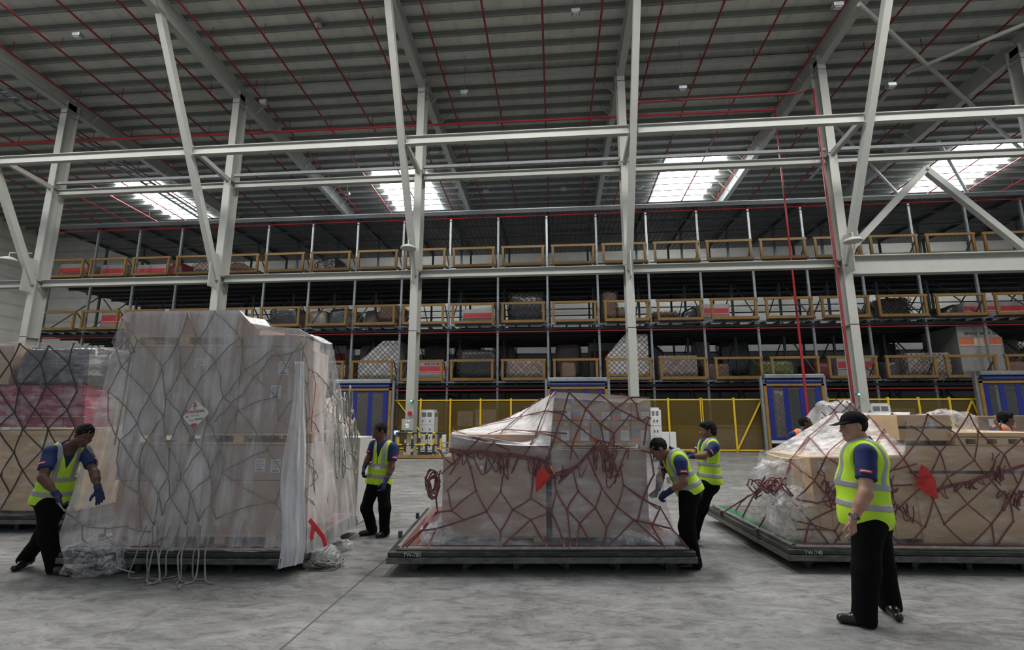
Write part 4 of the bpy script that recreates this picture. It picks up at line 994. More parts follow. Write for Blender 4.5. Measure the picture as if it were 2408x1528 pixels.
up = """610,430 885,700 1115,945 1345,1100;610,430 515,790 385,1150 245,1520;1110,470 885,700 780,1000 650,1340 630,1528;1110,470 1375,690 1600,800;
1600,520 1375,690 1115,945;1600,520 1700,620 1740,850 1800,900 1890,840 1920,850 1870,960;1600,520 1920,525;1600,800 1345,1100;515,790 780,1000 1080,1230;515,790 240,745 0,815;
385,1150 100,1095 0,1085;350,450 240,745 100,1095 -30,1330;385,1150 650,1340 760,1528;1115,945 1170,1230;1345,1100 1240,1330;1345,1100 1345,1250 1300,1528;1600,800 1945,985;1870,960 1830,1300;
610,430 580,405;610,430 640,408;1110,470 1070,432;1110,470 1135,440;1600,520 1450,455;1080,1230 900,1440 830,1528;1080,1230 1180,1230 1300,1500;1170,1230 1570,1360 1560,1528;1800,1380 1940,1430"""
lo = """590,790 720,685 775,793 850,900 855,985;655,840 590,790;655,840 510,885 465,990;775,793 655,840;775,793 850,690 912,785 1010,838 1120,800;912,785 850,900;912,785 1010,725 1120,800 1190,985;1010,838 855,980;
1010,838 1045,905 1100,985;1120,800 1145,685;1200,785 1145,685;1200,785 1260,688 1350,775;1200,785 1270,858 1250,985;1270,858 1345,985;1270,858 1350,775;1200,785 1215,990;1350,775 1410,880 1395,985;1350,775 1385,670 1465,770 1555,840 1720,985;
1410,880 1465,770;1555,840 1410,985;1555,840 1750,885;1465,770 1500,655 1600,730 1690,770 1760,890 1840,985;1575,840 1600,730;1690,780 1650,870 1720,985;530,580 505,700 520,800 440,890 350,985;510,885 430,895 330,985;590,790 510,800 440,880;
590,790 570,680 640,610;720,685 690,560 660,475;850,690 870,560 900,492;1010,725 1020,620 1030,510;1145,685 1130,600;1260,688 1230,560;1385,670 1350,600 1310,500;1500,655 1480,560 1515,470;1640,480 1660,600 1600,730;540,590 640,500 735,410;
600,370 735,410 900,470;740,345 1090,265;735,405 870,365 1045,375;1140,165 1090,265 1045,375 970,500;1060,200 960,290 870,365 770,470;980,245 900,300 740,345;1045,375 1200,382;1090,265 1200,268;870,365 960,290;
640,500 580,600;1500,655 1680,780;1380,430 1440,500 1470,590"""
lines = parse(up, 6.947, 1250, 860)+parse(lo, 2.2533, 800, 850)
tn = net(bc, C, lines, 'maroon strap cargo net pulled over the middle stack', NETR, .017, C.W(Wd/2, .1, .27))
spine = [(x/2.2533+800, y/2.2533+850) for x, y in ((580, 470), (760, 478), (900, 492), (1010, 505), (1080, 520), (1130, 600), (1230, 570), (1300, 500), (1380, 435), (1440, 510), (1475, 600))]
for o in (0, 2.5, 5, -2):
    pts, nr = [], []
    for i in range(61):
        p = poly_at([Vector((a, b_, 0)) for a, b_ in spine], i/60); h = hit(bc, C, p.x, p.y+o+2*math.sin(i*.7+o), .03+.01*math.sin(i*1.1+o)); pts.append(h[0]); nr.append(h[1])
    for _ in range(2): pts = [pts[0]]+[(pts[i-1]+pts[i]*2+pts[i+1])/4 for i in range(1, len(pts)-1)]+[pts[-1]]
    MB().strap(pts, nr, .018, .008).build('gathered_strap', NETR, tn)
loops(bc, C, tn, NETR, .014, spine, 34, 14, 62, 3, 34, .05)
lsp = [(1020, 1130), (1012, 1150), (1018, 1165)]
rs = random.Random(9)
for k in range(9):
    pts = []; c0 = C.P(1017+rs.uniform(-4, 8), 1125+rs.uniform(0, 30), F-.12)
    for q in range(12):
        a = 2*math.pi*q/11; pts.append(c0+C.ex*(.06*math.cos(a)*rs.uniform(.8, 1.2))+Vector((0, 0, .12*math.sin(a)))+C.ey*rs.uniform(-.03, .03))
    MB().tube(pts, .008, 6).build('hanging_strap', NETR, tn, smooth=True)
# red pouch + orange tag on the middle stack
def flag(L, bvh, pts, label, mat, name='net_tag', off=.06, cat='tag', thick=.006, bulge=.03):
    q = [hit(bvh, L, x, y, off)[0] for x, y in pts]; c = sum(q, Vector())/len(q); t = T(name, c, label, cat); c2 = c-L.ey*bulge
    mb = MB(); n = len(q); mb._add([*q, c2, *[p+L.ey*thick for p in q], c2+L.ey*thick], [(i, (i+1) % n, n) for i in range(n)]+[(n+1+(i+1) % n, n+1+i, 2*n+1) for i in range(n)]+[(i, n+1+i, n+1+(i+1) % n, (i+1) % n) for i in range(n)])
    mb.build('tag_sheet', mat, t); return t, c2
TAGR = M('red fabric tag', (.62, .035, .03), .6, 0, .2, 20)
flag(C, bc, [(x/2.2533+800, y/2.2533+850) for x, y in ((1065, 548), (1112, 600), (1105, 625), (1070, 665), (1036, 694), (1042, 610))], 'red fabric pouch hanging in the net of the middle stack', TAGR)
flag(C, bc, [(x/2.2533+800, y/2.2533+850) for x, y in ((1108, 552), (1118, 555), (1140, 592), (1134, 600), (1118, 578))], 'small orange tag beside the red pouch on the middle stack', M('orange tag', (.85, .22, .03), .5, 0, .05))
flag(C, bc, [(x/2.2533+800, y/2.2533+850) for x, y in ((746, 548), (758, 552), (756, 570), (744, 566))], 'small white tag in the net at the upper left of the middle stack', PAPER, bulge=.004)
# ------------------------------------------------------------------ BIG LEFT LOAD
fl = atZ(128, 1325, .12); fr = atZ(701, 1325, .12); A = Load((fl.x, fl.y, 0), math.atan2(fr.y-fl.y, fr.x-fl.x)*.8); Wd = (fr-fl).length
slave(A, 0, Wd, 2.0, 'dark steel slave pallet under the tall film draped stack', None, 5)
airpallet(A, .07, Wd-.05, .05, 1.95, 'aluminium aircraft pallet under the tall film draped stack')
F = .30
timber_pallet(A, (262, 650, 1256, 1284), F, 1.5, 'bottom timber pallet of the tall film draped stack', n=4)
crate(A, 'cardboard_box', (270, 470, 1130, 1256), F+.02, 1.4, CARDN, 'bottom left brown carton of the tall film draped stack', 'cardboard box')
crate(A, 'cardboard_box', (472, 700, 1130, 1256), F+.02, 1.1, CARDN, 'bottom right brown carton of the tall film draped stack', 'cardboard box')
crate(A, 'cardboard_box', (276, 500, 1046, 1129), F+.02, 1.4, CARDG, 'left carton just under the middle timber pallet of the tall stack', 'cardboard box')
crate(A, 'cardboard_box', (502, 702, 1046, 1129), F+.02, .95, CARDG, 'right carton with two labels under the middle timber pallet of the tall stack', 'cardboard box', labels=((600, 624, 1078, 1108), (637, 660, 1080, 1111)))
timber_pallet(A, (288, 704, 1018, 1045), F, .95, 'middle timber pallet of the tall film draped stack', n=4)
crate(A, 'cardboard_box', (300, 560, 816, 1018), F+.02, 1.4, CARDG, 'large left carton above the middle timber pallet of the tall stack', 'cardboard box', labels=((458, 484, 842, 866),))
crate(A, 'cardboard_box', (562, 702, 816, 1018), F+.02, .85, CARDG, 'large right carton with two labels above the middle timber pallet of the tall stack', 'cardboard box', labels=((655, 678, 850, 881), (637, 661, 906, 937)))
timber_pallet(A, (306, 562, 786, 815), F+.02, 1.3, 'top timber pallet of the tall film draped stack', n=3)
crate(A, 'cardboard_box', (304, 560, 750, 786), F+.02, 1.3, CARDN, 'topmost long carton of the tall film draped stack', 'cardboard box')
crate(A, 'cardboard_box', (308, 557, 738, 750), F+.03, 1.25, CARDN, 'lid carton on the very top of the tall film draped stack', 'cardboard box')
crate(A, 'cardboard_box', (572, 698, 788, 815), F+.05, .7, CARDG, 'grey carton at the top right of the tall film draped stack', 'cardboard box')
A_bot = [(122, 1300), (200, 1316), (330, 1296), (500, 1290), (640, 1300), (722, 1300)]
A_top = [(283, 750), (302, 733), (430, 730), (562, 729), (590, 760), (640, 768), (700, 772), (738, 792)]
tf, ba = shell(A, A_bot, A_top, 'plastic_film', FILM_BIG, 'milky loose plastic film draped over the tall stack', 1.6, F-.05, .16, .085, 9, 7, 130, 60, side=.10, dtop=.6, roofmat=FILM_ROOF)
# hanging tail of film at the right front corner
P_ = []
for j in range(41):
    row = []; v = j/40
    for i in range(25):
        u = i/24; xl = 694-44*v**.8+(6*math.sin(v*9)); xr = 716+6*v-10*(v > .9)*(v-.9)*10; x = xl+(xr-xl)*u; y = 850+v*(488-14*u)
        p = A.P(x, y, F-.16-.16*v); p -= A.ey*(mnoise.noise(Vector((u*5, v*2, 1)))*.10+mnoise.noise(Vector((u*12, v*4, 1)))*.03); p.z = max(.006, p.z); row.append(p)
    P_.append(row)
MB().grid(P_).build('hanging_tail', FILM_T, tf, smooth=True)
heap(A, 128, 262, 1283, 1336, -.16, .35, 'crumpled_film', '', FILM_C, 8, .6, tf, z0=.005)
for (a, b_, c, d, o, l) in ((726, 790, 1296, 1322, .3, 'crumpled clear plastic lying on the floor by the right corner of the tall stack'), (770, 820, 1272, 1296, .9, 'small crumpled clear plastic scrap on the floor behind the right corner of the tall stack')):
    heap(A, a, b_, c, d, o, .25, 'plastic_scrap', l, FILM_C, 21+a, .9, None, z0=.004)
na = """760,70 880,155 940,240 985,335 1005,520;1090,65 1020,120 960,200 900,260 850,330 790,400 745,470 740,620;1090,65 1145,130 1150,240 1170,340 1160,500;945,68 875,155 800,210 740,310 800,410 870,480 950,590 960,700;
840,68 800,120 775,210 690,240 665,215;690,90 800,120 880,155 1000,130 1090,65;700,75 680,180 665,215 610,250 560,320;1145,130 1250,120 1330,160 1420,160 1560,175;1150,240 1250,210 1330,220 1420,215 1550,180 1590,205;
1090,180 1220,180 1240,260 1330,220 1400,300 1320,340 1310,450;1075,300 1150,240;1075,300 985,335;1075,300 1085,420 1040,480 960,590 900,640 870,760 830,900 820,1100;1005,300 1075,300 1170,340 1250,260;850,330 900,400 930,500;
700,280 760,340 850,450 870,600 880,700;1160,500 1100,560 1090,700 1080,800 1060,980 1010,1110;1560,260 1480,290 1400,300 1300,420 1250,500 1180,560 1110,640;1560,260 1590,205 1640,300 1680,420 1700,520 1710,700 1715,900;
1560,260 1570,500 1580,700 1600,900 1615,1090;1590,205 1600,400 1640,420 1690,500;740,620 750,760 720,920 715,1000 640,1080 540,1180;880,700 830,820 840,960 790,1080 780,1200;960,700 900,830 905,960 860,1090 850,1230;
1005,520 1040,720 1080,860 1050,960 1000,1050 960,1200;1160,500 1170,640 1140,800 1130,900;715,1000 700,1110 710,1250;840,960 780,1200 740,1340 690,1410;905,960 870,1150 800,1300 700,1400;1010,1000 940,1200 880,1300 760,1400;
1060,980 1000,1180 980,1300 890,1380;1130,900 1060,1050 1010,1200 930,1330 900,1400 1170,1408;540,1180 590,1270 610,1360 600,1385;540,1180 430,1165;780,1200 640,1170 560,1185;850,1230 760,1270 650,1300 580,1280;
430,1165 330,1090 300,1050;430,1165 440,1240 520,1300 600,1385 690,1410;1740,1070 1700,1160;960,1240 1100,1280 1250,1300 1400,1290;1620,1090 1650,1200 1700,1240;1590,640 1560,820 1550,1000"""
def warpA(x, y):
    t_ = max(0, min(1, (y-850)/430)); return (x+((425-x)*.58 if x < 610 else (752-x)*.25)*t_, y+(8*math.sin(x*.05)))
na2 = "540,1180 430,1165 330,1090 300,1050;430,1165 440,1240 520,1300 600,1385 690,1410;540,1180 590,1270 610,1360 600,1385;780,1200 640,1170 560,1185;850,1230 760,1270 650,1300 580,1280;960,1240 1100,1280 1250,1300 1400,1290;1560,260 1570,500 1580,700 1600,900 1615,1090;1590,205 1560,260 1480,290 1400,300 1300,420 1250,500 1180,560 1110,640;700,280 670,210 560,320"
tn = net(ba, A, gen_net([(268, 745), (300, 728), (562, 726), (600, 764), (735, 775), (790, 850), (800, 1240), (700, 1262), (300, 1262), (225, 1000)], 215, 738, 76, 62, .26, 11, warpA, 9, 9)+parse(na2, 2.1833, 0, 700), 'grey cord cargo net hanging loose over the tall film draped stack', NETG, .013, A.W(Wd/2, 0, .3), .03, rope=True, amp=2.0, fall=-.22)
for k in range(11):
    rs = random.Random(40+k); x = 352+k*15+rs.uniform(-8, 8); p = hit(ba, A, x, 1235, .06, -.25)[0]; pts = [p]
    g0 = atZ(x-rs.uniform(5, 60), 1362+rs.uniform(-2, 10), .012); m = p.lerp(g0, .5); pts += [p.lerp(g0, .3)+A.ex*rs.uniform(-.03, .03), m+A.ex*rs.uniform(-.06, .04)-A.ey*.04, g0]
    h_ = rs.uniform(-2.6, -.6) if k % 3 else rs.uniform(-.4, .3); q = g0.copy()
    for _ in range(rs.randint(2, 5)): q = q+Vector((math.cos(h_), math.sin(h_)*.6, 0))*.07; h_ += rs.uniform(-.5, .9); pts.append(q.copy())
    pts = [poly_at(pts, i/26) for i in range(27)]
    for _ in range(4): pts = [pts[0]]+[(pts[i-1]+pts[i]*2+pts[i+1])/4 for i in range(1, len(pts)-1)]+[pts[-1]]
    MB().tube(pts, .0075, 6).build('trailing_cord', NETG, tn, smooth=True)
# bundle of cord hanging at the right side
for k in range(26):
    rs = random.Random(80+k); x = rs.uniform(782, 836); y = rs.uniform(900, 1080); D = 6.3+rs.uniform(-.3, .8); pts = []; dp = rs.uniform(40, 130); w = rs.uniform(4, 18)
    for q in range(13):
        a = 2*math.pi*q/12; pts.append(atD(x+w*math.sin(a)+rs.uniform(-2, 2), y+dp*(1-math.cos(a))/2, D+.1*math.sin(a)))
    for _ in range(2): pts = [pts[0]]+[(pts[i-1]+pts[i]*2+pts[i+1])/4 for i in range(1, len(pts)-1)]+[pts[-1]]
    MB().tube(pts, .009, 6).build('hanging_cord', NETG, tn, smooth=True)
for k in range(16):
    rs = random.Random(180+k); c0 = A.P(rs.uniform(735, 790), 1310, .35); c0.z = .015; pts = []
    r1 = rs.uniform(.05, .13)
    for q in range(13):
        a = 2*math.pi*q/12*rs.uniform(.9, 1.1); p = c0+Vector((r1*math.cos(a), r1*math.sin(a)*1.3, .02+.02*math.sin(3*a)+.01*k*.3)); pts.append(p)
    MB().tube(pts, .009, 6).build('trailing_cord', NETG, tn, smooth=True)
tag(MB().tube([A.P(308, 826, F-.03), A.P(292, 930, F-.04), A.P(269, 1046, F-.05)], .009, 8).build('teal_rope', M('teal rope', (.02, .10, .12), .6, 0, .1)), 'thin dark teal rope down the left edge of the tall stack under the film', 'rope')
for a, b_, c, l in (((728, 1222), (760, 1262), (766, 1284), 'upper'), ((738, 1230), (733, 1262), (735, 1268), 'lower')):
    pts = [A.P(*a, .02), A.P(*b_, -.02), A.P(*c, -.04)]
    tag(MB().strap(pts, [(-.3, -1, .2)]*3, .05, .006).build('red_strap', M('red webbing', (.70, .03, .04), .5, 0, .1, 20)), '%s red webbing strap at the lower right corner of the tall stack' % ('longer' if l == 'upper' else 'shorter'), 'strap')
mb = MB(); pp = [(735, 868), (741, 905), (733, 1000), (745, 1100), (722, 1180)]
mb.tube([hit(ba, A, x, y, .01, .3)[0] for x, y in pp], .006, 6); tag(mb.build('pink_cord', M('pink cord', (.65, .12, .2), .6, 0, .1)), 'thin pink cord running down the right side of the tall stack', 'cord')
# airline tag: white diamond
def tagpt(x, y): return (x/10.914+400, y/10.914+900)
q = [tagpt(*p) for p in ((655, 445), (700, 480), (970, 715), (990, 770), (940, 840), (700, 1085), (600, 1165), (510, 1090), (330, 890), (420, 760), (540, 650), (570, 560))]
c = A.P(*tagpt(650, 800), F-.22); La = Load((c.x, c.y, 0), A.ang)
t = T('airline_tag', c, 'white diamond shaped airline tag hanging on the net of the tall stack', 'tag')
lp = [La.loc(La.P(*p)) for p in q]; n = len(lp)
MB()._add([La.W(p.x, 0, p.z) for p in lp]+[La.W(p.x, .004, p.z) for p in lp], [tuple(range(n)), tuple(range(2*n-1, n-1, -1))]+[(i, (i+1) % n, n+(i+1) % n, n+i) for i in range(n)]).build('tag_card', M('white tag card', (.72, .72, .68), .55, 0, .04), t)
q2 = [La.loc(La.P(*tagpt(*p))) for p in ((515, 1095), (560, 1050), (670, 1040), (700, 1080), (600, 1158))]
MB()._add([La.W(p.x, -.002, p.z) for p in q2], [tuple(range(5))]).build('red_corner', M('crimson print', (.42, .02, .03), .6, 0, 0), t)
CR = MATS['crimson print']
def tt(s, size, x, y, mat, rot=0, al='CENTER'):
    p = La.loc(La.P(*tagpt(x, y))); text_mesh(s, size, mat, 'lettering', t, La.W(p.x, -.003, p.z), (La.ex*math.cos(rot)+Vector((0, 0, math.sin(rot)))), (-La.ex*math.sin(rot)+Vector((0, 0, math.cos(rot)))), .0005, al)
tt('Emirates', .062, 645, 770, CR, .1); tt('SkyCargo', .026, 640, 850, M('gold print', (.5, .42, .2), .6, 0, 0), .1); tt('EK', .03, 440, 900, CR, .1); tt('125 kg', .022, 540, 980, CR, .1); tt('966/NAC', .026, 750, 945, BLACK, .1); tt('1234', .024, 605, 1110, PAPER, .05)
mb = MB()
for k, (x, y, r) in enumerate(((640, 520, .012), (655, 560, .014), (620, 600, .012), (680, 590, .012), (650, 640, .016))):
    p = La.loc(La.P(*tagpt(x, y))); pts = [La.W(p.x+r*math.cos(a), -.004, p.z+r*math.sin(a)*.8) for a in np.linspace(.3*k, .3*k+4.2, 9)]; mb.tube(pts, .0025, 5)
mb.build('crest', CR, t)
# ------------------------------------------------------------------ load behind the tall stack
xr = atD(868, 1030, 7.6).x; B2 = Load((xr-1.5, 7.55, 0), .02)
crate(B2, 'white_crate', (770, 842, 1028, 1234), .12, .55, M('white crate board', (.58, .56, .55), .6, 0, .06, 3), 'white covered crate right behind the tall film draped stack', 'crate')
xr = atD(836, 1000, 9.6).x
o = blob(xr-1.3, xr-.1, 9.6, 10.4, .0, atD(800, 932, 9.6).z, 5, .1, .5, cutr=.45); o = o.build('wrapped_cargo', WRAPT, smooth=True); tag(o, 'netted glossy cargo heap between the tall stack and the striped door', 'cargo load')
mb = MB(); z1 = atD(800, 932, 9.6).z
diamond(mb, [(xr-1.3, .02), (xr, .02), (xr, .9), (xr-.6, z1), (xr-1.3, z1)], lambda u, v: (u, 9.42, v), (0, -1, 0), .2, .018, .3)
tag(mb.build('cargo_net', NETG), 'grey net over the glossy cargo heap beside the striped door', 'cargo net')
tag(MB().strap([(xr-1.0, 9.38, z1), (xr-.7, 9.36, z1-.5), (xr-.45, 9.38, z1-.95)], [(0, -1, 0)]*3, .05).build('yellow_strap', TAPEY), 'yellow strap over the glossy cargo heap beside the striped door', 'strap')
# ------------------------------------------------------------------ FAR LEFT LOAD
q = atZ(150, 1228, .15); E_ = Load((q.x-3.2, q.y-.15, 0), .05)
slave(E_, 0, 3.3, 2.5, 'slave pallet under the load at the left edge', None, 5)
crate(E_, 'wooden_crate', (-60, 196, 1012, 1200), .25, 1.8, WOOD, 'honey coloured wooden crate, bottom of the load at the left edge', 'crate', battens=True)
for j in range(4):
    for i in range(5):
        crate(E_, 'cardboard_box', (-55+i*51, -6+i*51, 905+j*25, 929+j*25), .28, .5, CARDR, 'magenta printed carton at the left edge, %s across in the %s row down' % (ORD[i], ORD[j]), 'cardboard box', 'magenta cartons at the left edge', bevel=.004)
xx = E_.pxr(30, 214, 812, 908, .2); mb = blob(xx[0], xx[1], .2, 1.8, xx[2], xx[3], 4, .05, .25, 50, 30); mb.v = [tuple(E_.W(*v)) for v in mb.v]
o = mb.build('black_wrapped_bale', M('dark bale wrap', (.045, .05, .06), .18, 0, .3, 4, 1.0, 9, spec=.9), smooth=True); tag(o, 'dark grey plastic wrapped bale on top of the load at the left edge', 'bale')
crate(E_, 'cardboard_box', (-40, 28, 812, 904), .26, 1.2, CARDN, 'pale striped carton beside the dark bale at the left edge', 'cardboard box')
tf, be = shell(E_, [(-80, 1205), (60, 1212), (172, 1196)], [(-60, 806), (60, 803), (212, 812)], 'plastic_film', FILM_R, 'clear film over the load at the left edge', 2.0, .14, .1, .05, 6, 12, 60, 30, side=0.02)
ne = """-20,165 60,160 120,190 200,250;20,60 90,200 130,300 120,400;0,260 80,300 130,400 200,480 190,600;120,60 170,160 270,260 310,350 320,450;250,60 300,150 370,250 390,400 430,560 460,700;400,60 430,200 440,350 470,420;
0,420 60,500 130,560 200,640 240,760;130,400 60,500 -10,560;200,480 310,350 420,250;190,600 300,540 390,400;320,450 360,600 380,640;360,600 290,700 200,640;0,700 100,760 210,720 290,700 380,640;100,760 60,900 0,960;
240,760 210,860 120,940 60,900;210,860 300,930 380,900;0,1080 90,1040 210,1010;90,1040 60,900;120,940 210,1010 290,1070;0,620 100,640 200,640;60,500 40,620;-20,480 60,500;240,60 200,250 310,350;370,250 440,200;300,540 430,560"""
net(be, E_, gen_net([(-60, 800), (214, 806), (214, 1000), (186, 1215), (-60, 1215)], -70, 812, 64, 50, .2, 4, None, 9, 8), 'dark cargo net over the load at the left edge', NETD, .02, E_.W(1.6, 0, .3), .02)
# ------------------------------------------------------------------ RIGHT LOAD
fl = atZ(1855, 1316, .13); G = Load((fl.x, fl.y, 0), R_(2.6)); Wd = 3.45
slave(G, 0, Wd, 2.62, 'dark steel slave pallet under the crate stack, stencilled TW-740', 'TW-740')
airpallet(G, .08, Wd-.08, .05, 2.5, 'aluminium aircraft pallet with green left rim under the crate stack', RIMG)
F = .22
WP = dict(battens=False)
crate(G, 'wooden_crate', (1900, 1990, 1190, 1284), F+.05, .7, WOODP, 'pale plywood crate with red marks at the lower left front of the crate stack', 'crate', planks=3, labels=((1900, 1916, 1226, 1252),))
crate(G, 'wooden_crate', (1914, 2158, 1076, 1266), F+.08, 1.1, WOOD, 'tall plywood crate behind the standing man in the crate stack', 'crate', planks=4, labels=((1905+20, 1918+20, 1085, 1108),))
crate(G, 'wooden_crate', (2162, 2470, 1114, 1278), F+.06, 1.6, WOOD, 'huge plywood crate at the bottom right of the crate stack', 'crate')
crate(G, 'wooden_crate', (2135, 2470, 1049, 1112), F+.06, 1.6, WOOD, 'long plywood crate above the huge one, with a dark steel strap along its bottom', 'crate', straps=(1110,))
crate(G, 'wooden_crate', (2112, 2238, 975, 1036), F+.10, 1.0, WOOD, 'plywood crate with a steel strap on top of the crate stack', 'crate', straps=(1005,), labels=((2173, 2193, 988, 1003),))
crate(G, 'timber_plank', (2236, 2470, 1017, 1027), F+.06, 1.2, WOODP, 'long timber plank at the upper right of the crate stack', 'plank')
timber_pallet(G, (2246, 2470, 1028, 1048), F+.08, 1.2, 'timber pallet under the long plank at the upper right', n=5)
G_bot = [(1862, 1291), (1960, 1292), (2100, 1291), (2300, 1290), (2480, 1289)]
G_back = [(1797, 1064), (1850, 1036), (1905, 1004), (1945, 978), (1968, 971), (2110, 969), (2140, 969)]
G_top = [(1902, 1074), (2000, 1072), (2118, 1070), (2128, 1040), (2134, 972), (2236, 968), (2275, 966), (2318, 995), (2345, 1010), (2480, 1016)]
P_ = []
for j in range(25):
    row = []
    for i in range(61):
        u, v = i/60, j/24; tp = poly_at([G.P(x, y, F+1.2 if x < 1900 else F+1.2-.9*(x-1900)/240) for x, y in G_back], u); bp = G.P(1902+u*222, 1074-u*4, F-.02)
        p = tp.lerp(bp, v)+Vector((0, 0, -.05*math.sin(v*math.pi))); p -= G.ey*mnoise.noise(Vector((u*4-v*3, u*5+v*5, 3)))*.03; row.append(p)
    P_.append(row)
tf, bg = shell(G, G_bot, G_top, 'plastic_film', FILM_R, 'tight clear film over the plywood crate stack', 1.25, F+.0, .06, .03, 5, 15, 110, 40, roof=False, side=-.02, extra=[P_], extram=film_mat('streaky slope film', .32, .8, (.86, .82, .80), (2, 2, 6), .2, .5, (.36, .62)))
heap(G, 1782, 1862, 1110, 1240, .9, .4, 'crumpled_film', '', FILM_C, 31, .6, tf)
heap(G, 1840, 1925, 1150, 1284, .2, .5, 'crumpled_film', '', FILM_C, 37, .6, tf)
ng = """1050,45 1430,45 1720,45;1150,50 1130,180 1100,330 1085,450 1080,560;1425,45 1375,200 1310,400 1250,560 1200,580;1425,45 1600,170 1760,390 1950,525 2180,530 2260,510 2408,490;1375,200 1260,180 1130,180 930,200;
1375,200 1530,360 1660,560 1870,700 2060,850 2250,945 2408,950;1720,130 1610,180 1530,360 1410,510 1360,600;1720,130 1920,280 2110,440 2210,430 2408,410;1470,45 1600,170;1770,40 1990,180 2130,240 2210,430;1990,180 1920,280 1760,390;
1760,390 1660,560 1610,700;1950,525 1900,640 1870,700;2110,440 1950,525;2240,45 2330,220 2400,260;2130,240 2400,240;1310,390 1100,330 930,325;1310,400 1410,510;1870,700 1745,885 1600,1030 1430,1250;
1600,730 1745,885 1960,1030 1985,1240;2060,850 1960,1030;1600,1030 1450,880 1380,790 1280,690;1600,1030 1750,1100 1990,1240;2250,945 2120,1100 1985,1240;2250,945 2330,1080 2408,1160;1430,1250 1220,1040 1130,860;1220,1040 1300,1200;
1600,750 1880,690 2180,590 2408,520;1600,758 1880,700 2180,600 2408,530;1600,742 1880,680 2180,580;1100,590 1240,560 1400,515;1100,720 1360,710;1110,560 1250,700 1400,850 1390,920;1130,820 1290,960 1450,860 1510,810;1220,1040 1290,960;
1140,1030 1220,1040;1100,760 1220,900 1290,960;0,620 240,480 410,290;0,480 130,560 170,640;40,400 60,560 90,720;250,480 240,560 170,700 60,840;250,480 410,440 630,410;240,560 380,540 540,640;380,430 380,540 300,700 220,780;
250,840 400,700 540,640 620,660;250,570 480,690 560,740;500,500 600,610;380,760 470,880 480,930;250,850 470,880 640,840;240,930 460,950 560,930;460,950 640,1140 700,1220;250,1040 380,1000 460,950;250,1040 430,1080 640,1140 720,1010;
250,1130 640,1135 690,1230;400,1000 430,1100 440,1280;560,1010 640,1200;250,1130 200,1180 190,1240;240,850 170,1000 20,1130;170,1000 80,1200;100,850 60,980 0,1030;410,290 630,320;630,320 640,410;410,440 480,340 700,200;
250,430 420,290;130,420 330,340 480,260;240,420 250,330;0,400 180,400;180,330 170,400;2210,430 2180,600 2200,700;2330,520 2360,640 2340,780;2040,660 2100,780;2180,700 2260,860 2340,930"""
heap(G, 2236, 2322, 968, 1014, F+.25, .7, 'crumpled_film', '', FILM_C, 41, .7, tf)
heap(G, 1802, 1880, 1088, 1175, .55, .4, 'crumpled_film', '', FILM_C, 43, .6, tf)
ng2 = "1600,750 1880,690 2180,590 2408,520;1600,758 1880,700 2180,600 2408,530;1600,742 1880,680 2180,580;1100,590 1240,560 1400,515;1100,720 1360,710;250,480 240,560 170,700 60,840;0,620 240,480 410,290;250,850 470,880 640,840;250,1040 430,1080 640,1140 720,1010;250,1130 640,1135 690,1230"
tn = net(bg, G, gen_net([(1800, 1064), (1965, 970), (2300, 966), (2420, 1014), (2440, 1296), (1866, 1296), (1862, 1240)], 1795, 966, 80, 54, .24, 21, None, 10, 8)+parse(ng2, 3.9605, 1800, 960), 'maroon strap cargo net over the plywood crate stack', NETR, .017, G.W(1.7, .1, .3), .016)
for sp, n, lo_, hi_, sd in (([(1925, 1100), (1945, 1140), (1950, 1180)], 12, 10, 34, 5), ([(2080, 1110), (2110, 1150), (2150, 1190), (2070, 1180)], 14, 12, 45, 6), ([(2330, 1060), (2352, 1110), (2360, 1160), (2400, 1150)], 14, 15, 50, 7), ([(2200, 1150), (2300, 1125), (2400, 1095)], 8, 6, 25, 8)):
    loops(bg, G, tn, NETR, .014, sp, n, lo_, hi_, sd, 20, .04)
for k in range(14):
    rs = random.Random(300+k); u = rs.random(); c0 = G.P(1775+u*75+rs.uniform(-8, 8), 1148+rs.uniform(-10, 12), .75-.5*u); pts = []
    for q in range(10):
        a = 2*math.pi*q/9; pts.append(c0+G.ex*(.07*math.cos(a+k))+Vector((0, 0, .08*math.sin(a)))+G.ey*rs.uniform(-.05, .05))
    MB().tube(pts, .009, 6).build('hanging_strap', NETR, tn, smooth=True)
for a, b_ in (((1700, 1205), (1830, 1130)), ((1745, 1218), (1800, 1120)), ((1785, 1240), (1850, 1140)), ((1730, 1200), (1760, 1165))):
    p0 = atZ(*a, .27); p1 = G.P(*b_, .6)
    MB().strap([p0, p0.lerp(p1, .5)+Vector((0, 0, .02)), p1], [(-.7, -.7, 0)]*3, .02, .005).build('net_strap', NETR, tn)
t, c2 = flag(G, bg, [(x/3.9605+1800, y/3.9605+960) for x, y in ((1420, 515), (1480, 555), (1552, 660), (1578, 838), (1480, 800), (1375, 720), (1385, 640))], 'red fabric airline tag hanging on the net of the crate stack', TAGR, off=.05, bulge=.015)
DR = M('dark red print', (.30, .01, .02), .6, 0, 0)
p = G.P(2148, 1128, bc and (G.loc(c2).y-.012)); text_mesh('Emirates', .055, DR, 'lettering', t, p, G.ex*.97+Vector((0, 0, .12)), Vector((0, 0, 1)), .001); p = G.P(2150, 1140, G.loc(c2).y-.012); text_mesh('SkyCargo', .035, DR, 'lettering', t, p, G.ex*.97+Vector((0, 0, .1)), Vector((0, 0, 1)), .001)
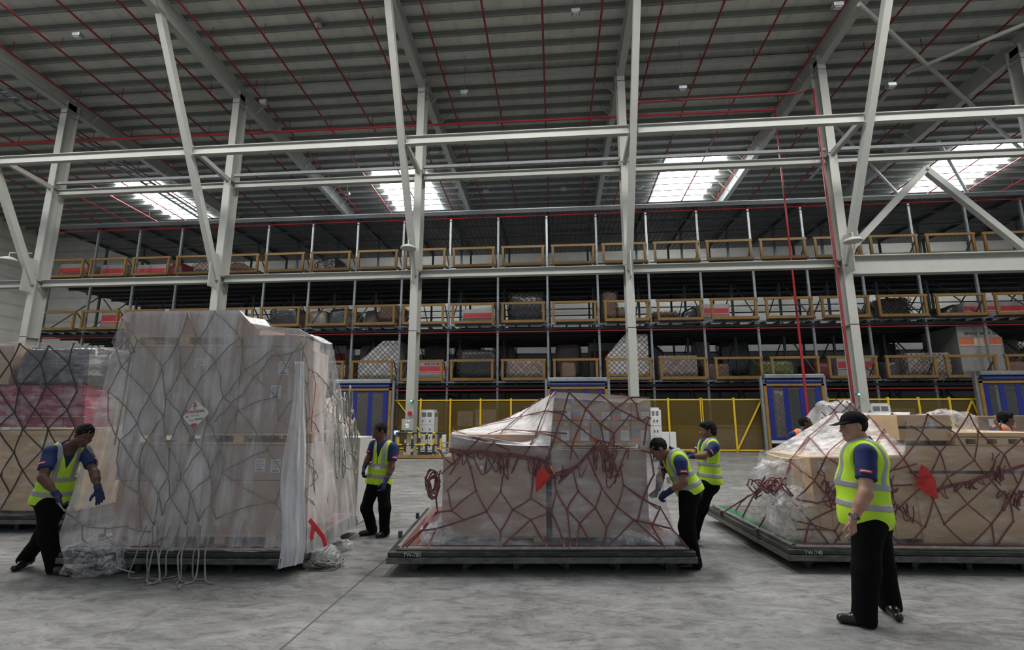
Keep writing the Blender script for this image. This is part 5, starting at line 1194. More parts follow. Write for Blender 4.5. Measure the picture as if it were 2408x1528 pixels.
# load further back on the right: pale wrapped heap, cartons
xx = (atD(1925, 1000, 13.5).x, atD(2030, 1000, 13.5).x); zt = atD(1950, 940, 13.5).z
o = blob(xx[0], xx[1], 13.5, 14.3, .0, zt, 9, .14, .5, 50, 26, cutl=.15).build('wrapped_cargo', M('grey white wrap', (.36, .35, .35), .25, 0, .2, 5, .9, 9), smooth=True); tag(o, 'pale wrapped heap behind the crate stack, left of the fifth column', 'cargo load')
mb = MB(); diamond(mb, [(xx[0], .02), (xx[1]+.1, .02), (xx[1]+.1, zt-.25), (xx[0]+.4, zt+.05), (xx[0], zt-.3)], lambda u, v: (u, 13.3, v), (0, -1, 0), .3, .025, .3)
tag(mb.build('cargo_net', NETR), 'thin net over the pale wrapped heap left of the fifth column', 'cargo net')
xa, xb = atD(2300, 980, 11).x, atD(2345, 980, 11).x
for i, (a, b_, tpp, l) in enumerate(((2298, 2348, 978, 'brown carton left of the dark haired worker at the right edge'), (2385, 2440, 977, 'brown carton right of the dark haired worker at the right edge'))):
    xa, xb = atD(a, 980, 11).x, atD(b_, 980, 11).x; z1 = atD(a, tpp, 11).z
    tt_ = T('cardboard_box', ((xa+xb)/2, 11, z1-.4), l, 'cardboard box'); MB().box((xa, 11, z1-.42), (xb, 11.5, z1)).build('body', CARD, tt_, bevel=.01)
    MB().box((xb-.2, 10.994, z1-.2), (xb-.1, 11, z1-.06)).build('label', PAPER, tt_)
xa, xb = atD(2280, 980, 10.9).x, atD(2450, 980, 10.9).x
tt_ = T('cargo_load', ((xa+xb)/2, 11, 0), 'carton load carrying the brown cartons at the right edge', 'cargo load'); MB().box((xa, 10.9, .2), (xb, 12.4, z1-.43)).build('body', CARD, tt_, bevel=.01); MB().box((xa-.1, 10.8, 0), (xb+.1, 12.5, .2)).build('base_plate', SLAB, tt_)
xa, xb = atD(1812, 1000, 12).x, atD(1890, 1000, 12).x
# ================================================================== people
def V3(*a): return np.array(a, dtype=np.float64)
def nrm(v): v = np.asarray(v, float); return v/(np.linalg.norm(v)+1e-12)
class Field:
    def __init__(s, lo, hi, h):
        s.lo = np.array(lo, float); s.h = h; s.n = np.ceil((np.array(hi)-s.lo)/h).astype(int)+1
        s.V = np.full(s.n, .2, np.float32)
    def sub(s, lo, hi, m):
        a = np.clip(np.floor((np.array(lo)-m-s.lo)/s.h).astype(int), 0, s.n-1); b_ = np.clip(np.ceil((np.array(hi)+m-s.lo)/s.h).astype(int)+1, 1, s.n)
        if (b_ <= a).any(): return None
        ax = [s.lo[i]+s.h*np.arange(a[i], b_[i]) for i in range(3)]
        X, Y, Z = np.meshgrid(*ax, indexing='ij'); return (slice(a[0], b_[0]), slice(a[1], b_[1]), slice(a[2], b_[2])), X.astype(np.float32), Y.astype(np.float32), Z.astype(np.float32)
    def union(s, sl, d, k):
        v = s.V[sl]
        if k <= 0: s.V[sl] = np.minimum(v, d)
        else:
            h = np.clip(.5+.5*(v-d)/k, 0, 1); s.V[sl] = v*(1-h)+d*h-k*h*(1-h)
    def cone(s, a, b_, r1, r2, k=.03, flat=None, infl=0):
        """tapered capsule; flat=(axis vector, scale) squashes distance along an axis"""
        a = np.asarray(a, float); b_ = np.asarray(b_, float); r1 += infl; r2 += infl; m = max(r1, r2)*1.35+k+.02
        q = s.sub(np.minimum(a, b_), np.maximum(a, b_), m)
        if q is None: return
        sl, X, Y, Z = q; d = b_-a; L = float(d@d)+1e-9
        px, py, pz = X-a[0], Y-a[1], Z-a[2]; t = np.clip((px*d[0]+py*d[1]+pz*d[2])/L, 0, 1)
        qx, qy, qz = px-t*d[0], py-t*d[1], pz-t*d[2]
        if flat is not None:
            f, sc = flat; f = nrm(f); c = (qx*f[0]+qy*f[1]+qz*f[2]); e = (1/sc-1)*c; qx = qx+e*f[0]; qy = qy+e*f[1]; qz = qz+e*f[2]
        s.union(sl, np.sqrt(qx*qx+qy*qy+qz*qz)-(r1+(r2-r1)*t), k)
    def ell(s, c, R, rad, k=.02, infl=0, op='u'):
        """ellipsoid, R rows = axes"""
        rad = np.array(rad)+infl; m = max(rad)+k+.01; q = s.sub(c, c, m)
        if q is None: return
        sl, X, Y, Z = q; x, y, z = X-c[0], Y-c[1], Z-c[2]
        u = [(x*R[i][0]+y*R[i][1]+z*R[i][2]) for i in range(3)]
        k0 = np.sqrt(sum((u[i]/rad[i])**2 for i in range(3))); k1 = np.sqrt(sum((u[i]/rad[i]**2)**2 for i in range(3)))+1e-6
        d = k0*(k0-1)/k1
        if op == 'u': s.union(sl, d, k)
        else:
            v = s.V[sl]; h = np.clip(.5-.5*(v+d)/k, 0, 1); s.V[sl] = v*(1-h)-d*h+k*h*(1-h)
    def grids(s):
        ax = [s.lo[i]+s.h*np.arange(s.n[i]) for i in range(3)]; return [g.astype(np.float32) for g in np.meshgrid(*ax, indexing='ij')]
    def wrinkle(s, amp, f=26, seed=0, ud=(0, 0, 1)):
        X, Y, Z = s.grids(); rs = np.random.RandomState(seed)
        w = 0
        for i in range(5):
            k = rs.randn(3); k = k/np.linalg.norm(k)*f*rs.uniform(.5, 1.6); w = w+np.sin(X*k[0]+Y*k[1]+Z*k[2]+rs.rand()*6+1.5*np.sin(Z*f*.5+X*9))
        s.V += (amp*.35*w).astype(np.float32)
    def mesh(s):
        V = s.V; n = V.shape; I = V < 0
        c = [I[i:n[0]-1+i, j:n[1]-1+j, k:n[2]-1+k] for i in (0, 1) for j in (0, 1) for k in (0, 1)]
        sm = sum(x.astype(np.int8) for x in c); act = (sm > 0) & (sm < 8); idx = np.full(act.shape, -1, np.int64); A = np.argwhere(act); idx[tuple(A.T)] = np.arange(len(A))
        P = np.zeros((len(A), 3)); W = np.zeros(len(A)); a0, a1, a2 = A.T
        for ax in range(3):
            o = [0, 1]; others = [q for q in range(3) if q != ax]
            for u in o:
                for w in o:
                    off = [0, 0, 0]; off[others[0]] = u; off[others[1]] = w; off2 = list(off); off2[ax] = 1
                    v0 = V[a0+off[0], a1+off[1], a2+off[2]]; v1 = V[a0+off2[0], a1+off2[1], a2+off2[2]]; m = (v0 < 0) != (v1 < 0)
                    t = np.where(m, v0/(np.where(m, v0-v1, 1)), 0); p = np.zeros((len(A), 3)); p[:, others[0]] = u; p[:, others[1]] = w; p[:, ax] = t
                    P[m] += p[m]; W[m] += 1
        P = (P/W[:, None]+A)*s.h+s.lo; F = []
        for ax in range(3):
            o = [q for q in range(3) if q != ax]; sl0 = [slice(None)]*3; sl1 = [slice(None)]*3; sl0[ax] = slice(0, n[ax]-1); sl1[ax] = slice(1, n[ax])
            cr = I[tuple(sl0)] != I[tuple(sl1)]; E = np.argwhere(cr)
            E = E[(E[:, o[0]] > 0) & (E[:, o[1]] > 0) & (E[:, o[0]] < n[o[0]]-1) & (E[:, o[1]] < n[o[1]]-1)]
            q = []
            for u, w in ((0, 0), (1, 0), (1, 1), (0, 1)):
                e = E.copy(); e[:, o[0]] -= u; e[:, o[1]] -= w; q.append(idx[tuple(e.T)])
            q = np.stack(q, 1); flip = I[tuple(E.T)]
            if ax == 1: flip = ~flip
            q[~flip] = q[~flip][:, ::-1]; F.append(q[(q >= 0).all(1)])
        return P, np.concatenate(F)[:, ::-1]
def npmesh(P, F, name, mat, parent, rel=None, sm=2):
    # light Laplacian smoothing
    if sm:
        e = np.concatenate([F[:, [i, (i+1) % 4]] for i in range(4)]); cnt = np.bincount(e[:, 0], minlength=len(P))+np.bincount(e[:, 1], minlength=len(P))
        for _ in range(sm):
            acc = np.zeros_like(P)
            for c in range(3): acc[:, c] = np.bincount(e[:, 0], P[e[:, 1], c], len(P))+np.bincount(e[:, 1], P[e[:, 0], c], len(P))
            P = P*.4+acc/np.maximum(cnt, 1)[:, None]*.6
    l = np.array(parent.location_w); me = bpy.data.meshes.new(name); me.vertices.add(len(P)); me.vertices.foreach_set('co', (P-l).astype(np.float32).ravel())
    me.loops.add(len(F)*4); me.loops.foreach_set('vertex_index', F.astype(np.int32).ravel()); me.polygons.add(len(F)); me.polygons.foreach_set('loop_start', np.arange(0, len(F)*4, 4, dtype=np.int32))
    me.update(calc_edges=True); me.validate(); me.shade_smooth(); me.materials.append(mat)
    o = bpy.data.objects.new(name, me); COL.objects.link(o); o.parent = parent.o; return o
def frame(up, fwd):
    u = nrm(up); f = np.asarray(fwd, float); f = nrm(f-u*(f@u)); r = np.cross(f, u); return np.array([r, f, u])   # rows: right, forward, up
def hand(F, wr, d, n, side, curl=.5, spread=.10, s=1.0, infl=0, k=.012):
    """palm + 4 fingers + thumb. d: wrist->finger direction, n: palm normal (fingers curl to it), side: direction of the thumb"""
    d = nrm(d); side = nrm(np.asarray(side)-d*(np.asarray(side)@d)); n = nrm(np.asarray(n)-d*(np.asarray(n)@d)-side*(np.asarray(n)@side)) if abs(nrm(n)@side) < .95 else np.cross(d, side)
    wr = np.asarray(wr, float); pc = wr+d*.048*s
    for q in (-.024, -.008, .008, .024): F.cone(wr+side*q*.75*s, wr+(d*.088+side*q*1.12)*s, .0155*s, .0125*s, .012, infl=infl)
    F.cone(wr-d*.02*s, wr+d*.02*s, .022*s, .021*s, .015, flat=(n, .8), infl=infl)
    for i, (q, L) in enumerate(((.027, .070), (.009, .079), (-.009, .074), (-.026, .058))):
        a = wr+(d*.088+side*q*1.05)*s; ang = curl*(.75+.12*i); dd = nrm(d+side*spread*(q/.02)*.6)
        p = a; r = .0088*s
        for j, fr in enumerate((.45, .31, .24)):
            th = ang*(j+1)*.9; v = nrm(dd*math.cos(th)+n*math.sin(th)); q2 = p+v*L*fr*s; F.cone(p, q2, r, r*.92, .005, infl=infl); p = q2; r *= .93
    b0 = wr+(d*.022+side*.024)*s; b1 = b0+nrm(d*.55+side*.8+n*.25)*.042*s; b2 = b1+nrm(d*.85+side*.35+n*.45)*.032*s; b3 = b2+nrm(d*.95+side*.05+n*.5)*.024*s
    F.cone(b0, b1, .0145*s, .0115*s, .012, infl=infl); F.cone(b1, b2, .011*s, .010*s, .006, infl=infl); F.cone(b2, b3, .010*s, .0085*s, .005, infl=infl)
def head_sdf(F, c, R, s=1.0, chub=0):
    def L(x, y, z): return c+(R[0]*x+R[1]*y+R[2]*z)*s
    S = lambda *r: [q*s for q in r]
    F.ell(L(0, -.012, .030), R, S(.077, .097, .090), .02)
    F.ell(L(0, .022, -.038), R, S(.062+chub*.5, .068, .070), .03)
    F.ell(L(0, .058, -.092), R, S(.030+chub, .024, .020), .03)
    if chub: F.ell(L(0, .025, -.098), R, S(.052, .05, .03), .03)
    F.ell(L(0, .074, .020), R, S(.052, .018, .012), .016)
    for q in (-1, 1): F.ell(L(q*.043, .056, -.028), R, S(.022, .022, .022), .02)
    for q in (-1, 1): F.ell(L(q*.031, .100, .001), R, S(.017, .014, .009), .012, op='s')
    F.cone(L(0, .084, .006), L(0, .108, -.030), .0075*s, .0125*s, .010)
    for q in (-1, 1): F.ell(L(q*.012, .099, -.034), R, S(.008, .010, .008), .006)
    F.ell(L(0, .086, -.061), R, S(.024, .012, .0065), .006); F.ell(L(0, .084, -.073), R, S(.021, .012, .007), .006)
    for q in (-1, 1):
        F.ell(L(q*.079, -.006, -.004), R, S(.008, .019, .031), .006); F.ell(L(q*.086, .0, .010), R, S(.006, .016, .016), .004)
SKIN = {}
def skin(name, col):
    m, nt, b = nodes(name); L = nt.links; tc = N(nt, 'ShaderNodeTexCoord'); nz = N(nt, 'ShaderNodeTexNoise', Scale=14, Detail=5); L.new(tc.outputs['Object'], nz.inputs['Vector'])
    L.new(ramp(nt, nz.outputs[0], [(.3, tuple(c*.88 for c in col)), (.7, tuple(min(1, c*1.1) for c in col))]), b.inputs['Base Color']); b.inputs['Roughness'].default_value = .48
    b.inputs['Subsurface Weight'].default_value = .08; b.inputs['Subsurface Scale'].default_value = .01; b.inputs['Specular IOR Level'].default_value = .35; return m
SK_D = skin('deep brown skin', (.115, .055, .036)); SK_M = skin('brown skin', (.20, .105, .068)); SK_L = skin('light tan skin', (.42, .235, .165))
POLO = M('navy polo cloth', (.010, .024, .105), .85, 0, .15, 30, .15, 300); TROU = M('black trouser cloth', (.006, .006, .007), .95, 0, .15, 20, .1, 200, spec=.1)
VEST = M('hi vis yellow green mesh', (.50, .80, .035), .75, 0, .05, 20, .1, 300); VESTO = M('hi vis orange mesh', (.9, .18, .03), .7, 0, .05, 20)
REFL = M('silver reflective tape', (.34, .35, .36), .45, .1, .06, 20); HAIR = M('black hair', (.007, .006, .006), .75, 0, .3, 60, .6, 200, spec=.2); CAPM = M('black cap cloth', (.007, .007, .009), .9, 0, .1, 30, spec=.15)
GLOV = M('navy knit glove', (.018, .026, .075), .85, 0, .2, 40, .3, 300); SHOE = M('black leather shoe', (.010, .010, .011), .25, 0, .1, 10); EYEW = M('eye white', (.30, .27, .25), .3, 0, 0); EYED = M('eye iris', (.03, .018, .012), .2, 0, 0)
BADG = M('red sleeve badge', (.55, .03, .05), .6, 0, 0); WHT = M('badge white', (.75, .74, .72), .6, 0, 0)
def person(name_label, J, sk, hands=('glove', 'glove'), fat=0.0, h=.0065, cap=False, vest=VEST, hair='short', headscale=1.0, rings=True, legs=True, badge=True, tuck=True, chub=0, armr=1.0, hk=None, hem=.06, upper_only=False, belly=0.0, legr=1.0):
    g = {k: np.array(v, float) for k, v in J.items()}
    base = (g['ankL']+g['ankR'])/2 if 'ankL' in g else g['pel']; base = (base[0], base[1], 0)
    t = T('person', base, name_label, 'person')
    tup = nrm(g['neck']-g['pel']); rsh = g['shR']-g['shL']; rt = nrm(rsh-tup*(rsh@tup)); fw = np.cross(tup, rt)
    if 'fwd' in g and fw@g['fwd'] < 0: fw = -fw
    TR = np.array([rt, fw, tup]); tl = np.linalg.norm(g['neck']-g['pel']); O = g['pel']
    def tp(x, y, z): return O+rt*x+fw*y+tup*z
    pts = [g[k] for k in g if k not in ('fwd', 'hf', 'hu')]; lo = np.min(pts, 0)-.2; hi = np.max(pts, 0)+.2; lo[2] = max(lo[2], -.02) if not upper_only else lo[2]
    sw = max(.15, np.linalg.norm(rsh)/2)
    def torso(F, infl=0, sleeves=0, k=.05):
        F.ell(tp(0, .005+belly*.3, tl*.74), TR, (sw*.80+fat*.5, .108+fat, tl*.30), k, infl)
        F.ell(tp(0, .005+belly, tl*.42), TR, (.135+fat, .100+fat*1.1+belly*.6, tl*.30), k, infl)
        F.ell(tp(0, .0+belly*.8, tl*.16), TR, (.150+fat, .105+fat+belly*.5, tl*.28), k, infl)
        F.ell(tp(0, -.01, -.02), TR, (.158+fat*.8, .112+fat*.8, .12), k, infl)
        for q in ('L', 'R'):
            s_ = g['sh'+q]; F.cone(g['neck']-tup*.03, s_*.93+g['neck']*.07, .045, .050, .05, infl=infl*.6)
    HR = frame(g['hu'], g['hf']); hc = g['head']; hs = headscale
    # ---- body: one continuous surface
    F = Field(lo, hi, h)
    torso(F)
    F.cone(g['neck']-tup*.05, hc-HR[2]*.055*hs-HR[1]*.02*hs, .062+chub*.5, .054+chub*.5, .03)
    for q in ('L', 'R'):
        F.cone(g['sh'+q], g['el'+q], .050*armr, .040*armr, .03); F.cone(g['el'+q], g['wr'+q], .041*armr, .027*armr, .025)
        a = g['el'+q]; F.cone(a, a+(g['wr'+q]-a)*.4, .042*armr, .043*armr, .02)
        if hands[0 if q == 'L' else 1] == 'bare':
            H = J['hand'+q+'_'] if 'hand'+q+'_' in J else None
    head_sdf(F, hc, HR, hs, chub)
    if legs and 'knL' in g:
        for q in ('L', 'R'):
            F.cone(g['hip'+q], g['kn'+q], .080, .055, .04); F.cone(g['kn'+q], g['ank'+q], .052, .036, .03); a = g['kn'+q]; F.cone(a+(g['ank'+q]-a)*.1-0, a+(g['ank'+q]-a)*.45, .055, .05, .03)
    for q in ('L', 'R'):
        if hands[0 if q == 'L' else 1] == 'bare':
            d, n, sd, cu = hk[q]; hand(F, g['wr'+q], d, n, sd, cu, s=1.02)
    P, Q = F.mesh(); npmesh(P, Q, 'body', sk, t)
    # ---- gloves
    for q in ('L', 'R'):
        if hands[0 if q == 'L' else 1] == 'glove':
            d, n, sd, cu = hk[q]; w = g['wr'+q]; c = w+nrm(d)*.08; G_ = Field(c-.17, c+.17, .0042); hand(G_, w, d, n, sd, cu, spread=.25 if cu < .35 else .1, infl=.0025, s=1.05)
            fa = nrm(w-g['el'+q]); G_.cone(w-fa*.045, w+fa*.01, .036*armr, .031*armr, .006); P, Q = G_.mesh(); npmesh(P, Q, 'glove', GLOV, t, sm=1)
    # ---- trousers
    if legs and 'knL' in g:
        F = Field(np.minimum(lo, lo), np.array([hi[0], hi[1], max(g['pel'][2]+.2, .5)]), h)
        F.ell(tp(0, -.005, .03), TR, (.165+fat, .120+fat, .13), .04)
        for q in ('L', 'R'):
            hp, kn, an = g['hip'+q], g['kn'+q], g['ank'+q]; F.cone(hp, kn, (.100+fat*.3)*(.5+legr*.5), .080*legr, .05); F.cone(kn, an+(an-kn)*.3, .080*legr, .072*legr, .04)
            F.ell(hp-fw*.05, TR, (.09+fat*.3, .09, .11), .05)
        X, Y, Z = F.grids()
        for q in ('L', 'R'):
            an, kn = g['ank'+q], g['kn'+q]; d = nrm(an-kn); cut = ((X-an[0])*d[0]+(Y-an[1])*d[1]+(Z-an[2])*d[2])-.072; near = ((X-an[0])**2+(Y-an[1])**2+(Z-an[2])**2) < .16**2
            F.V = np.where(near, np.maximum(F.V, cut), F.V).astype(np.float32)
        F.wrinkle(.0045, 17, 3); P, Q = F.mesh(); npmesh(P, Q, 'trousers', TROU, t)
        for q in ('L', 'R'):
            an, to = g['ank'+q], g['toe'+q]; d = to-an; d[2] = 0; d = nrm(d); heel = an-d*.045; hz = max(.0, min(an[2]-.10, .2)); h0 = np.array([heel[0], heel[1], .045+hz]); tt_ = np.array([to[0], to[1], .036]); c = (h0+tt_)/2
            S_ = Field(c-.22, c+.22, .005); m = (h0+tt_)/2
            S_.cone(h0, m+V3(0, 0, .004), .040, .042, .02); S_.cone(m, tt_, .042, .036, .02); S_.cone(h0+V3(0, 0, .05), h0*.5+tt_*.5+V3(0, 0, .02), .040, .036, .03); S_.cone(h0, np.array([an[0], an[1], an[2]+.05]), .040, .044, .02)
            X, Y, Z = S_.grids(); dd = tt_-h0; u = ((X-h0[0])*d[0]+(Y-h0[1])*d[1])/max(1e-6, np.linalg.norm(dd[:2])); zb = h0[2]+(tt_[2]-h0[2])*np.clip(u, 0, 1)-.040
            S_.V = np.maximum(S_.V, np.maximum(zb-Z, .004-Z)).astype(np.float32)
            S_.V = np.maximum(S_.V, Z-(an[2]+.05)).astype(np.float32)
            P, Q = S_.mesh(); so = npmesh(P, Q, 'shoe', SHOE, t, sm=1)
    # ---- polo shirt with sleeves and collar
    F = Field(lo, hi, h); torso(F, .014)
    for q in ('L', 'R'):
        s_, e = g['sh'+q], g['el'+q]; end = s_+(e-s_)*.66; F.cone(s_, end+(e-s_)*.1, .066*armr, .066*armr, .04)
    F.cone(g['neck']-tup*.06, g['neck']+nrm(hc-g['neck'])*.055, .070+chub*.5, .066+chub*.5, .02)
    X, Y, Z = F.grids()
    for q in ('L', 'R'):
        s_, e = g['sh'+q], g['el'+q]; d = nrm(e-s_); LL = np.linalg.norm(e-s_)
        cut = (X-s_[0])*d[0]+(Y-s_[1])*d[1]+(Z-s_[2])*d[2]-LL*.66; ax = s_+d*LL*.66; near = ((X-ax[0])**2+(Y-ax[1])**2+(Z-ax[2])**2) < .13**2
        F.V = np.where(near & (cut > -.06), np.maximum(F.V, cut), F.V).astype(np.float32)
    tz = (X-O[0])*tup[0]+(Y-O[1])*tup[1]+(Z-O[2])*tup[2]; ty = (X-O[0])*fw[0]+(Y-O[1])*fw[1]+(Z-O[2])*fw[2]; tx = (X-O[0])*rt[0]+(Y-O[1])*rt[1]+(Z-O[2])*rt[2]
    F.V = np.maximum(F.V, -.07-tz+(-.05 if hem < .03 else 0)).astype(np.float32)
    # open collar
    nd = nrm(hc-g['neck']); nz_ = (X-g['neck'][0])*nd[0]+(Y-g['neck'][1])*nd[1]+(Z-g['neck'][2])*nd[2]; rn0 = np.sqrt(tx*tx+(ty-.01)**2); F.V = np.where(rn0 < .105+chub, np.maximum(F.V, nz_-.030+.35*np.maximum(ty, 0)), F.V).astype(np.float32)
    F.wrinkle(.003, 30, 7); P, Q = F.mesh(); npmesh(P, Q, 'polo_shirt', POLO, t)
    # ---- vest
    F = Field(lo, hi, h); torso(F, .030); F.ell(tp(0, belly*1.3, -.01), TR, (.178+fat, .138+fat, .21 if belly else .17), .05)
    for q in ('L', 'R'):    # arm holes
        s_, e = g['sh'+q], g['el'+q]; d = nrm(e-s_); out = nrm((s_-g['neck'])-tup*((s_-g['neck'])@tup))
        cut = (X-s_[0])*out[0]+(Y-s_[1])*out[1]+(Z-s_[2])*out[2]+.028
        F.V = np.where(tz > tl*.42, np.maximum(F.V, cut), F.V).astype(np.float32)
        r = np.sqrt((X-s_[0])**2+(Y-s_[1])**2+(Z-s_[2])**2)
    # sweep the arm out of the vest
        a, b_ = s_-out*.0-tup*.01, s_+(e-s_)*.75; dd = b_-a; L2 = float(dd@dd); px, py, pz = X-a[0], Y-a[1], Z-a[2]; u = np.clip((px*dd[0]+py*dd[1]+pz*dd[2])/L2, 0, 1)
        dist = np.sqrt((px-u*dd[0])**2+(py-u*dd[1])**2+(pz-u*dd[2])**2)-.070*armr; F.V = np.maximum(F.V, -dist).astype(np.float32)
    F.V = np.maximum(F.V, hem-.10-tz).astype(np.float32); F.V = np.maximum(F.V, tz-(tl+.045)).astype(np.float32)
    rn = np.sqrt((tx)**2+(ty-.01)**2)-.092-chub*.6; F.V = np.maximum(F.V, np.where(tz > tl*.93, -rn, -1)).astype(np.float32)
    wedge = np.abs(tx)-(tz-tl*.58)*.30; F.V = np.maximum(F.V, np.where((ty > 0) & (tz > tl*.58), -wedge, -1)).astype(np.float32)
    seam = np.abs(tx)-.003; F.V = np.where((ty > .05) & (tz < tl*.6), np.maximum(F.V, -seam), F.V).astype(np.float32)
    F.wrinkle(.0035, 22, 11); Vv = F.V.copy(); P, Q = F.mesh(); npmesh(P, Q, 'safety_vest', vest, t)
    def band(fn, nm):
        F.V = np.maximum(Vv-.0045, fn).astype(np.float32); P, Q = F.mesh()
        if len(Q): npmesh(P, Q, nm, REFL, t, sm=1)
    z1, z2 = tl*.13, tl*.40
    band(np.abs(tz-z1)-.026, 'reflective_band'); band(np.abs(tz-z2)-.026, 'reflective_band')
    for s_ in (-1, 1): band(np.maximum(np.abs(tx*s_-sw*.52)-.024, z2+.02-tz), 'reflective_strap')
    # ---- hair or cap
    Hc = lambda x, y, z: hc+(HR[0]*x+HR[1]*y+HR[2]*z)*hs
    F = Field(hc-.2*hs, hc+.2*hs, .0045); X, Y, Z = F.grids()
    lx, ly, lz = [((X-hc[0])*HR[i][0]+(Y-hc[1])*HR[i][1]+(Z-hc[2])*HR[i][2])/hs for i in range(3)]
    if cap:
        F.ell(Hc(0, -.016, .040), HR, (.087*hs, .108*hs, .092*hs), 0); F.V = np.maximum(F.V, .036-.10*(ly+.02)-lz).astype(np.float32)
        b0, b1 = Hc(0, .07, .040), Hc(0, .150, .022); F.cone(b0-HR[0]*.03, b1-HR[0]*.018, .046, .036, .008, flat=(HR[2], .16)); F.cone(b0+HR[0]*.03, b1+HR[0]*.018, .046, .036, .008, flat=(HR[2], .16))
        P, Q = F.mesh(); npmesh(P, Q, 'cap', CAPM, t, sm=2)
        F = Field(hc-.2*hs, hc+.2*hs, .0045); F.ell(Hc(0, -.016, .024), HR, (.0825*hs, .101*hs, .094*hs), 0); F.V = np.maximum(F.V, lz-.04); F.V = np.maximum(F.V, -.07-lz); F.V = np.maximum(F.V, ly+.005+.5*np.maximum(0, -lz-.02)); P, Q = F.mesh(); npmesh(P, Q, 'hair', HAIR, t, sm=1)
    else:
        lw = .088 if hair == 'long' else .082
        F.ell(Hc(0, -.023 if hair != 'long' else -.016, .034), HR, (lw*hs, (.1035 if hair != 'long' else .108)*hs, (.0975 if hair != 'long' else .103)*hs), 0)
        if hair == 'long': F.ell(Hc(0, -.05, -.03), HR, (.078*hs, .062*hs, .075*hs), .03); F.ell(Hc(0, .05, .085), HR, (.06*hs, .045*hs, .03*hs), .02)
        lim = np.where(ly < 0, np.maximum(-.078, 1.3*ly-.006), .72*ly-.006-.0*lx)-.018*(np.abs(lx) > .066)*(ly > -.01)*(ly < .025) if hair != 'long' else (.85*ly-.015)
        keep = np.maximum(lim-lz, -.085-lz); F.V = np.maximum(F.V, keep).astype(np.float32); F.wrinkle(.004, 120, 4); P, Q = F.mesh(); npmesh(P, Q, 'hair', HAIR, t, sm=1)
    # ---- eyes, brows, mouth
    for q in (-1, 1):
        e = Hc(q*.031, .0795, .001); mb = MB(); r = .0100*hs
        mb.lathe([(r*math.cos(a), r*math.sin(a)) for a in np.linspace(-1.5, 1.5, 9)], e, 14).build('eye', EYEW, t, smooth=True)
        e2 = e+HR[1]*r*.45; mb = MB(); mb.lathe([(r*.66*math.cos(a), r*.66*math.sin(a)) for a in np.linspace(-1.5, 1.5, 7)], e2, 10).build('iris', EYED, t, smooth=True)
        a, b_, c = Hc(q*.016, .093, .020), Hc(q*.033, .090, .025), Hc(q*.048, .076, .019); MB().tube([a, b_, c], [.0025*hs, .0035*hs, .002*hs], 6).build('eyebrow', HAIR, t, smooth=True)
    MB().tube([Hc(-.022, .088, -.067), Hc(-.010, .0965, -.0665), Hc(0, .0985, -.067), Hc(.010, .0965, -.0665), Hc(.022, .088, -.067)], [.0012, .003, .0035, .003, .0012], 6).build('lips', M('lips '+sk.name, tuple(c*.72 for c in sk.node_tree.nodes['Color Ramp'].color_ramp.elements[0].color[:3]), .5, 0, 0), t, smooth=True)
    # ---- sleeve badges
    if badge:
        for q in ('L', 'R'):
            s_, e = g['sh'+q], g['el'+q]; d = nrm(e-s_); out = nrm((s_-g['neck'])-d*((s_-g['neck'])@d)); out = nrm(out*.7 + nrm(np.array(CAM)-s_)*.9); out = nrm(out-d*(out@d)); sd = np.cross(d, out); c = s_+d*np.linalg.norm(e-s_)*.52
            rr = .069*armr+.003; mb = MB()
            for (u0, u1, zz, dr, nm, mt) in ((-.55, .55, .014, 0, 'sleeve_badge', BADG), (-.42, .42, .004, .0015, 'badge_text', WHT)):
                pp = []
                for v in (-zz, zz):
                    pp.append([c+d*v+(out*math.cos(a)+sd*math.sin(a))*(rr+dr) for a in np.linspace(u0, u1, 11)])
                MB().grid(pp).build(nm, mt, t)
    return t, g, TR, O, tl, HR
def PP(px, py, D): return np.array(atD(px, py, D))
# ---- front man in the cap, profile to the left
D0 = 4.62
J = dict(pel=PP(2040, 1208, D0), neck=PP(2034, 1040, D0), head=PP(2006, 1003, D0), shL=PP(2036, 1066, D0-.20), shR=PP(2040, 1062, D0+.2), elL=PP(2036, 1160, D0-.29), wrL=PP(2005, 1222, D0-.27), elR=PP(2040, 1160, D0+.28), wrR=PP(2012, 1222, D0+.26),
    hipL=PP(2040, 1225, D0-.09), hipR=PP(2050, 1225, D0+.10), knL=PP(2037, 1340, D0-.10), ankL=PP(2032, 1440, D0-.06), toeL=PP(1980, 1462, D0-.02), knR=PP(2074, 1335, D0+.16), ankR=PP(2092, 1425, D0+.22), toeR=PP(2112, 1446, D0+.05),
    fwd=(-1, -.05, 0), hf=(-1, -.03, -.04), hu=(-.06, 0, 1))
J['toeL'][2] = .04; J['toeR'][2] = .04; J['ankL'][2] = max(.1, J['ankL'][2]); J['ankR'][2] = .11
t1, g, TR, O_, tl, HR = person('broad man in black cap, yellow green vest and black trousers standing at right, looking left', J, SK_L, ('bare', 'bare'), fat=.042, h=.006, cap=True, headscale=1.03, chub=.012, armr=1.16, belly=.03, hem=.0, legr=1.2,
    hk=dict(L=((-.05, .03, -1), (.9, .5, 0), (-.8, -.5, .1), .62), R=((-.05, 0, -1), (.8, -.4, 0), (-.8, 0, 0), .6)))
w = g['wrL']; fa = nrm(w-g['elL']); c = w-fa*.03; rr = .036
f2 = nrm(np.cross(fa, (0, 1, 0))); f3 = np.cross(fa, f2); mb = MB()
P_ = [[c+fa*v+(f2*math.cos(a)+f3*math.sin(a))*rr*(1.0) for a in np.linspace(0, 2*math.pi, 25)] for v in (-.011, .011)]; mb.grid(P_)
P_ = [[c+fa*v+(f2*math.cos(a)+f3*math.sin(a))*(rr+.004) for a in np.linspace(0, 2*math.pi, 25)] for v in (-.011, .011)]; mb.grid(P_).build('watch_band', BLACK, t1)
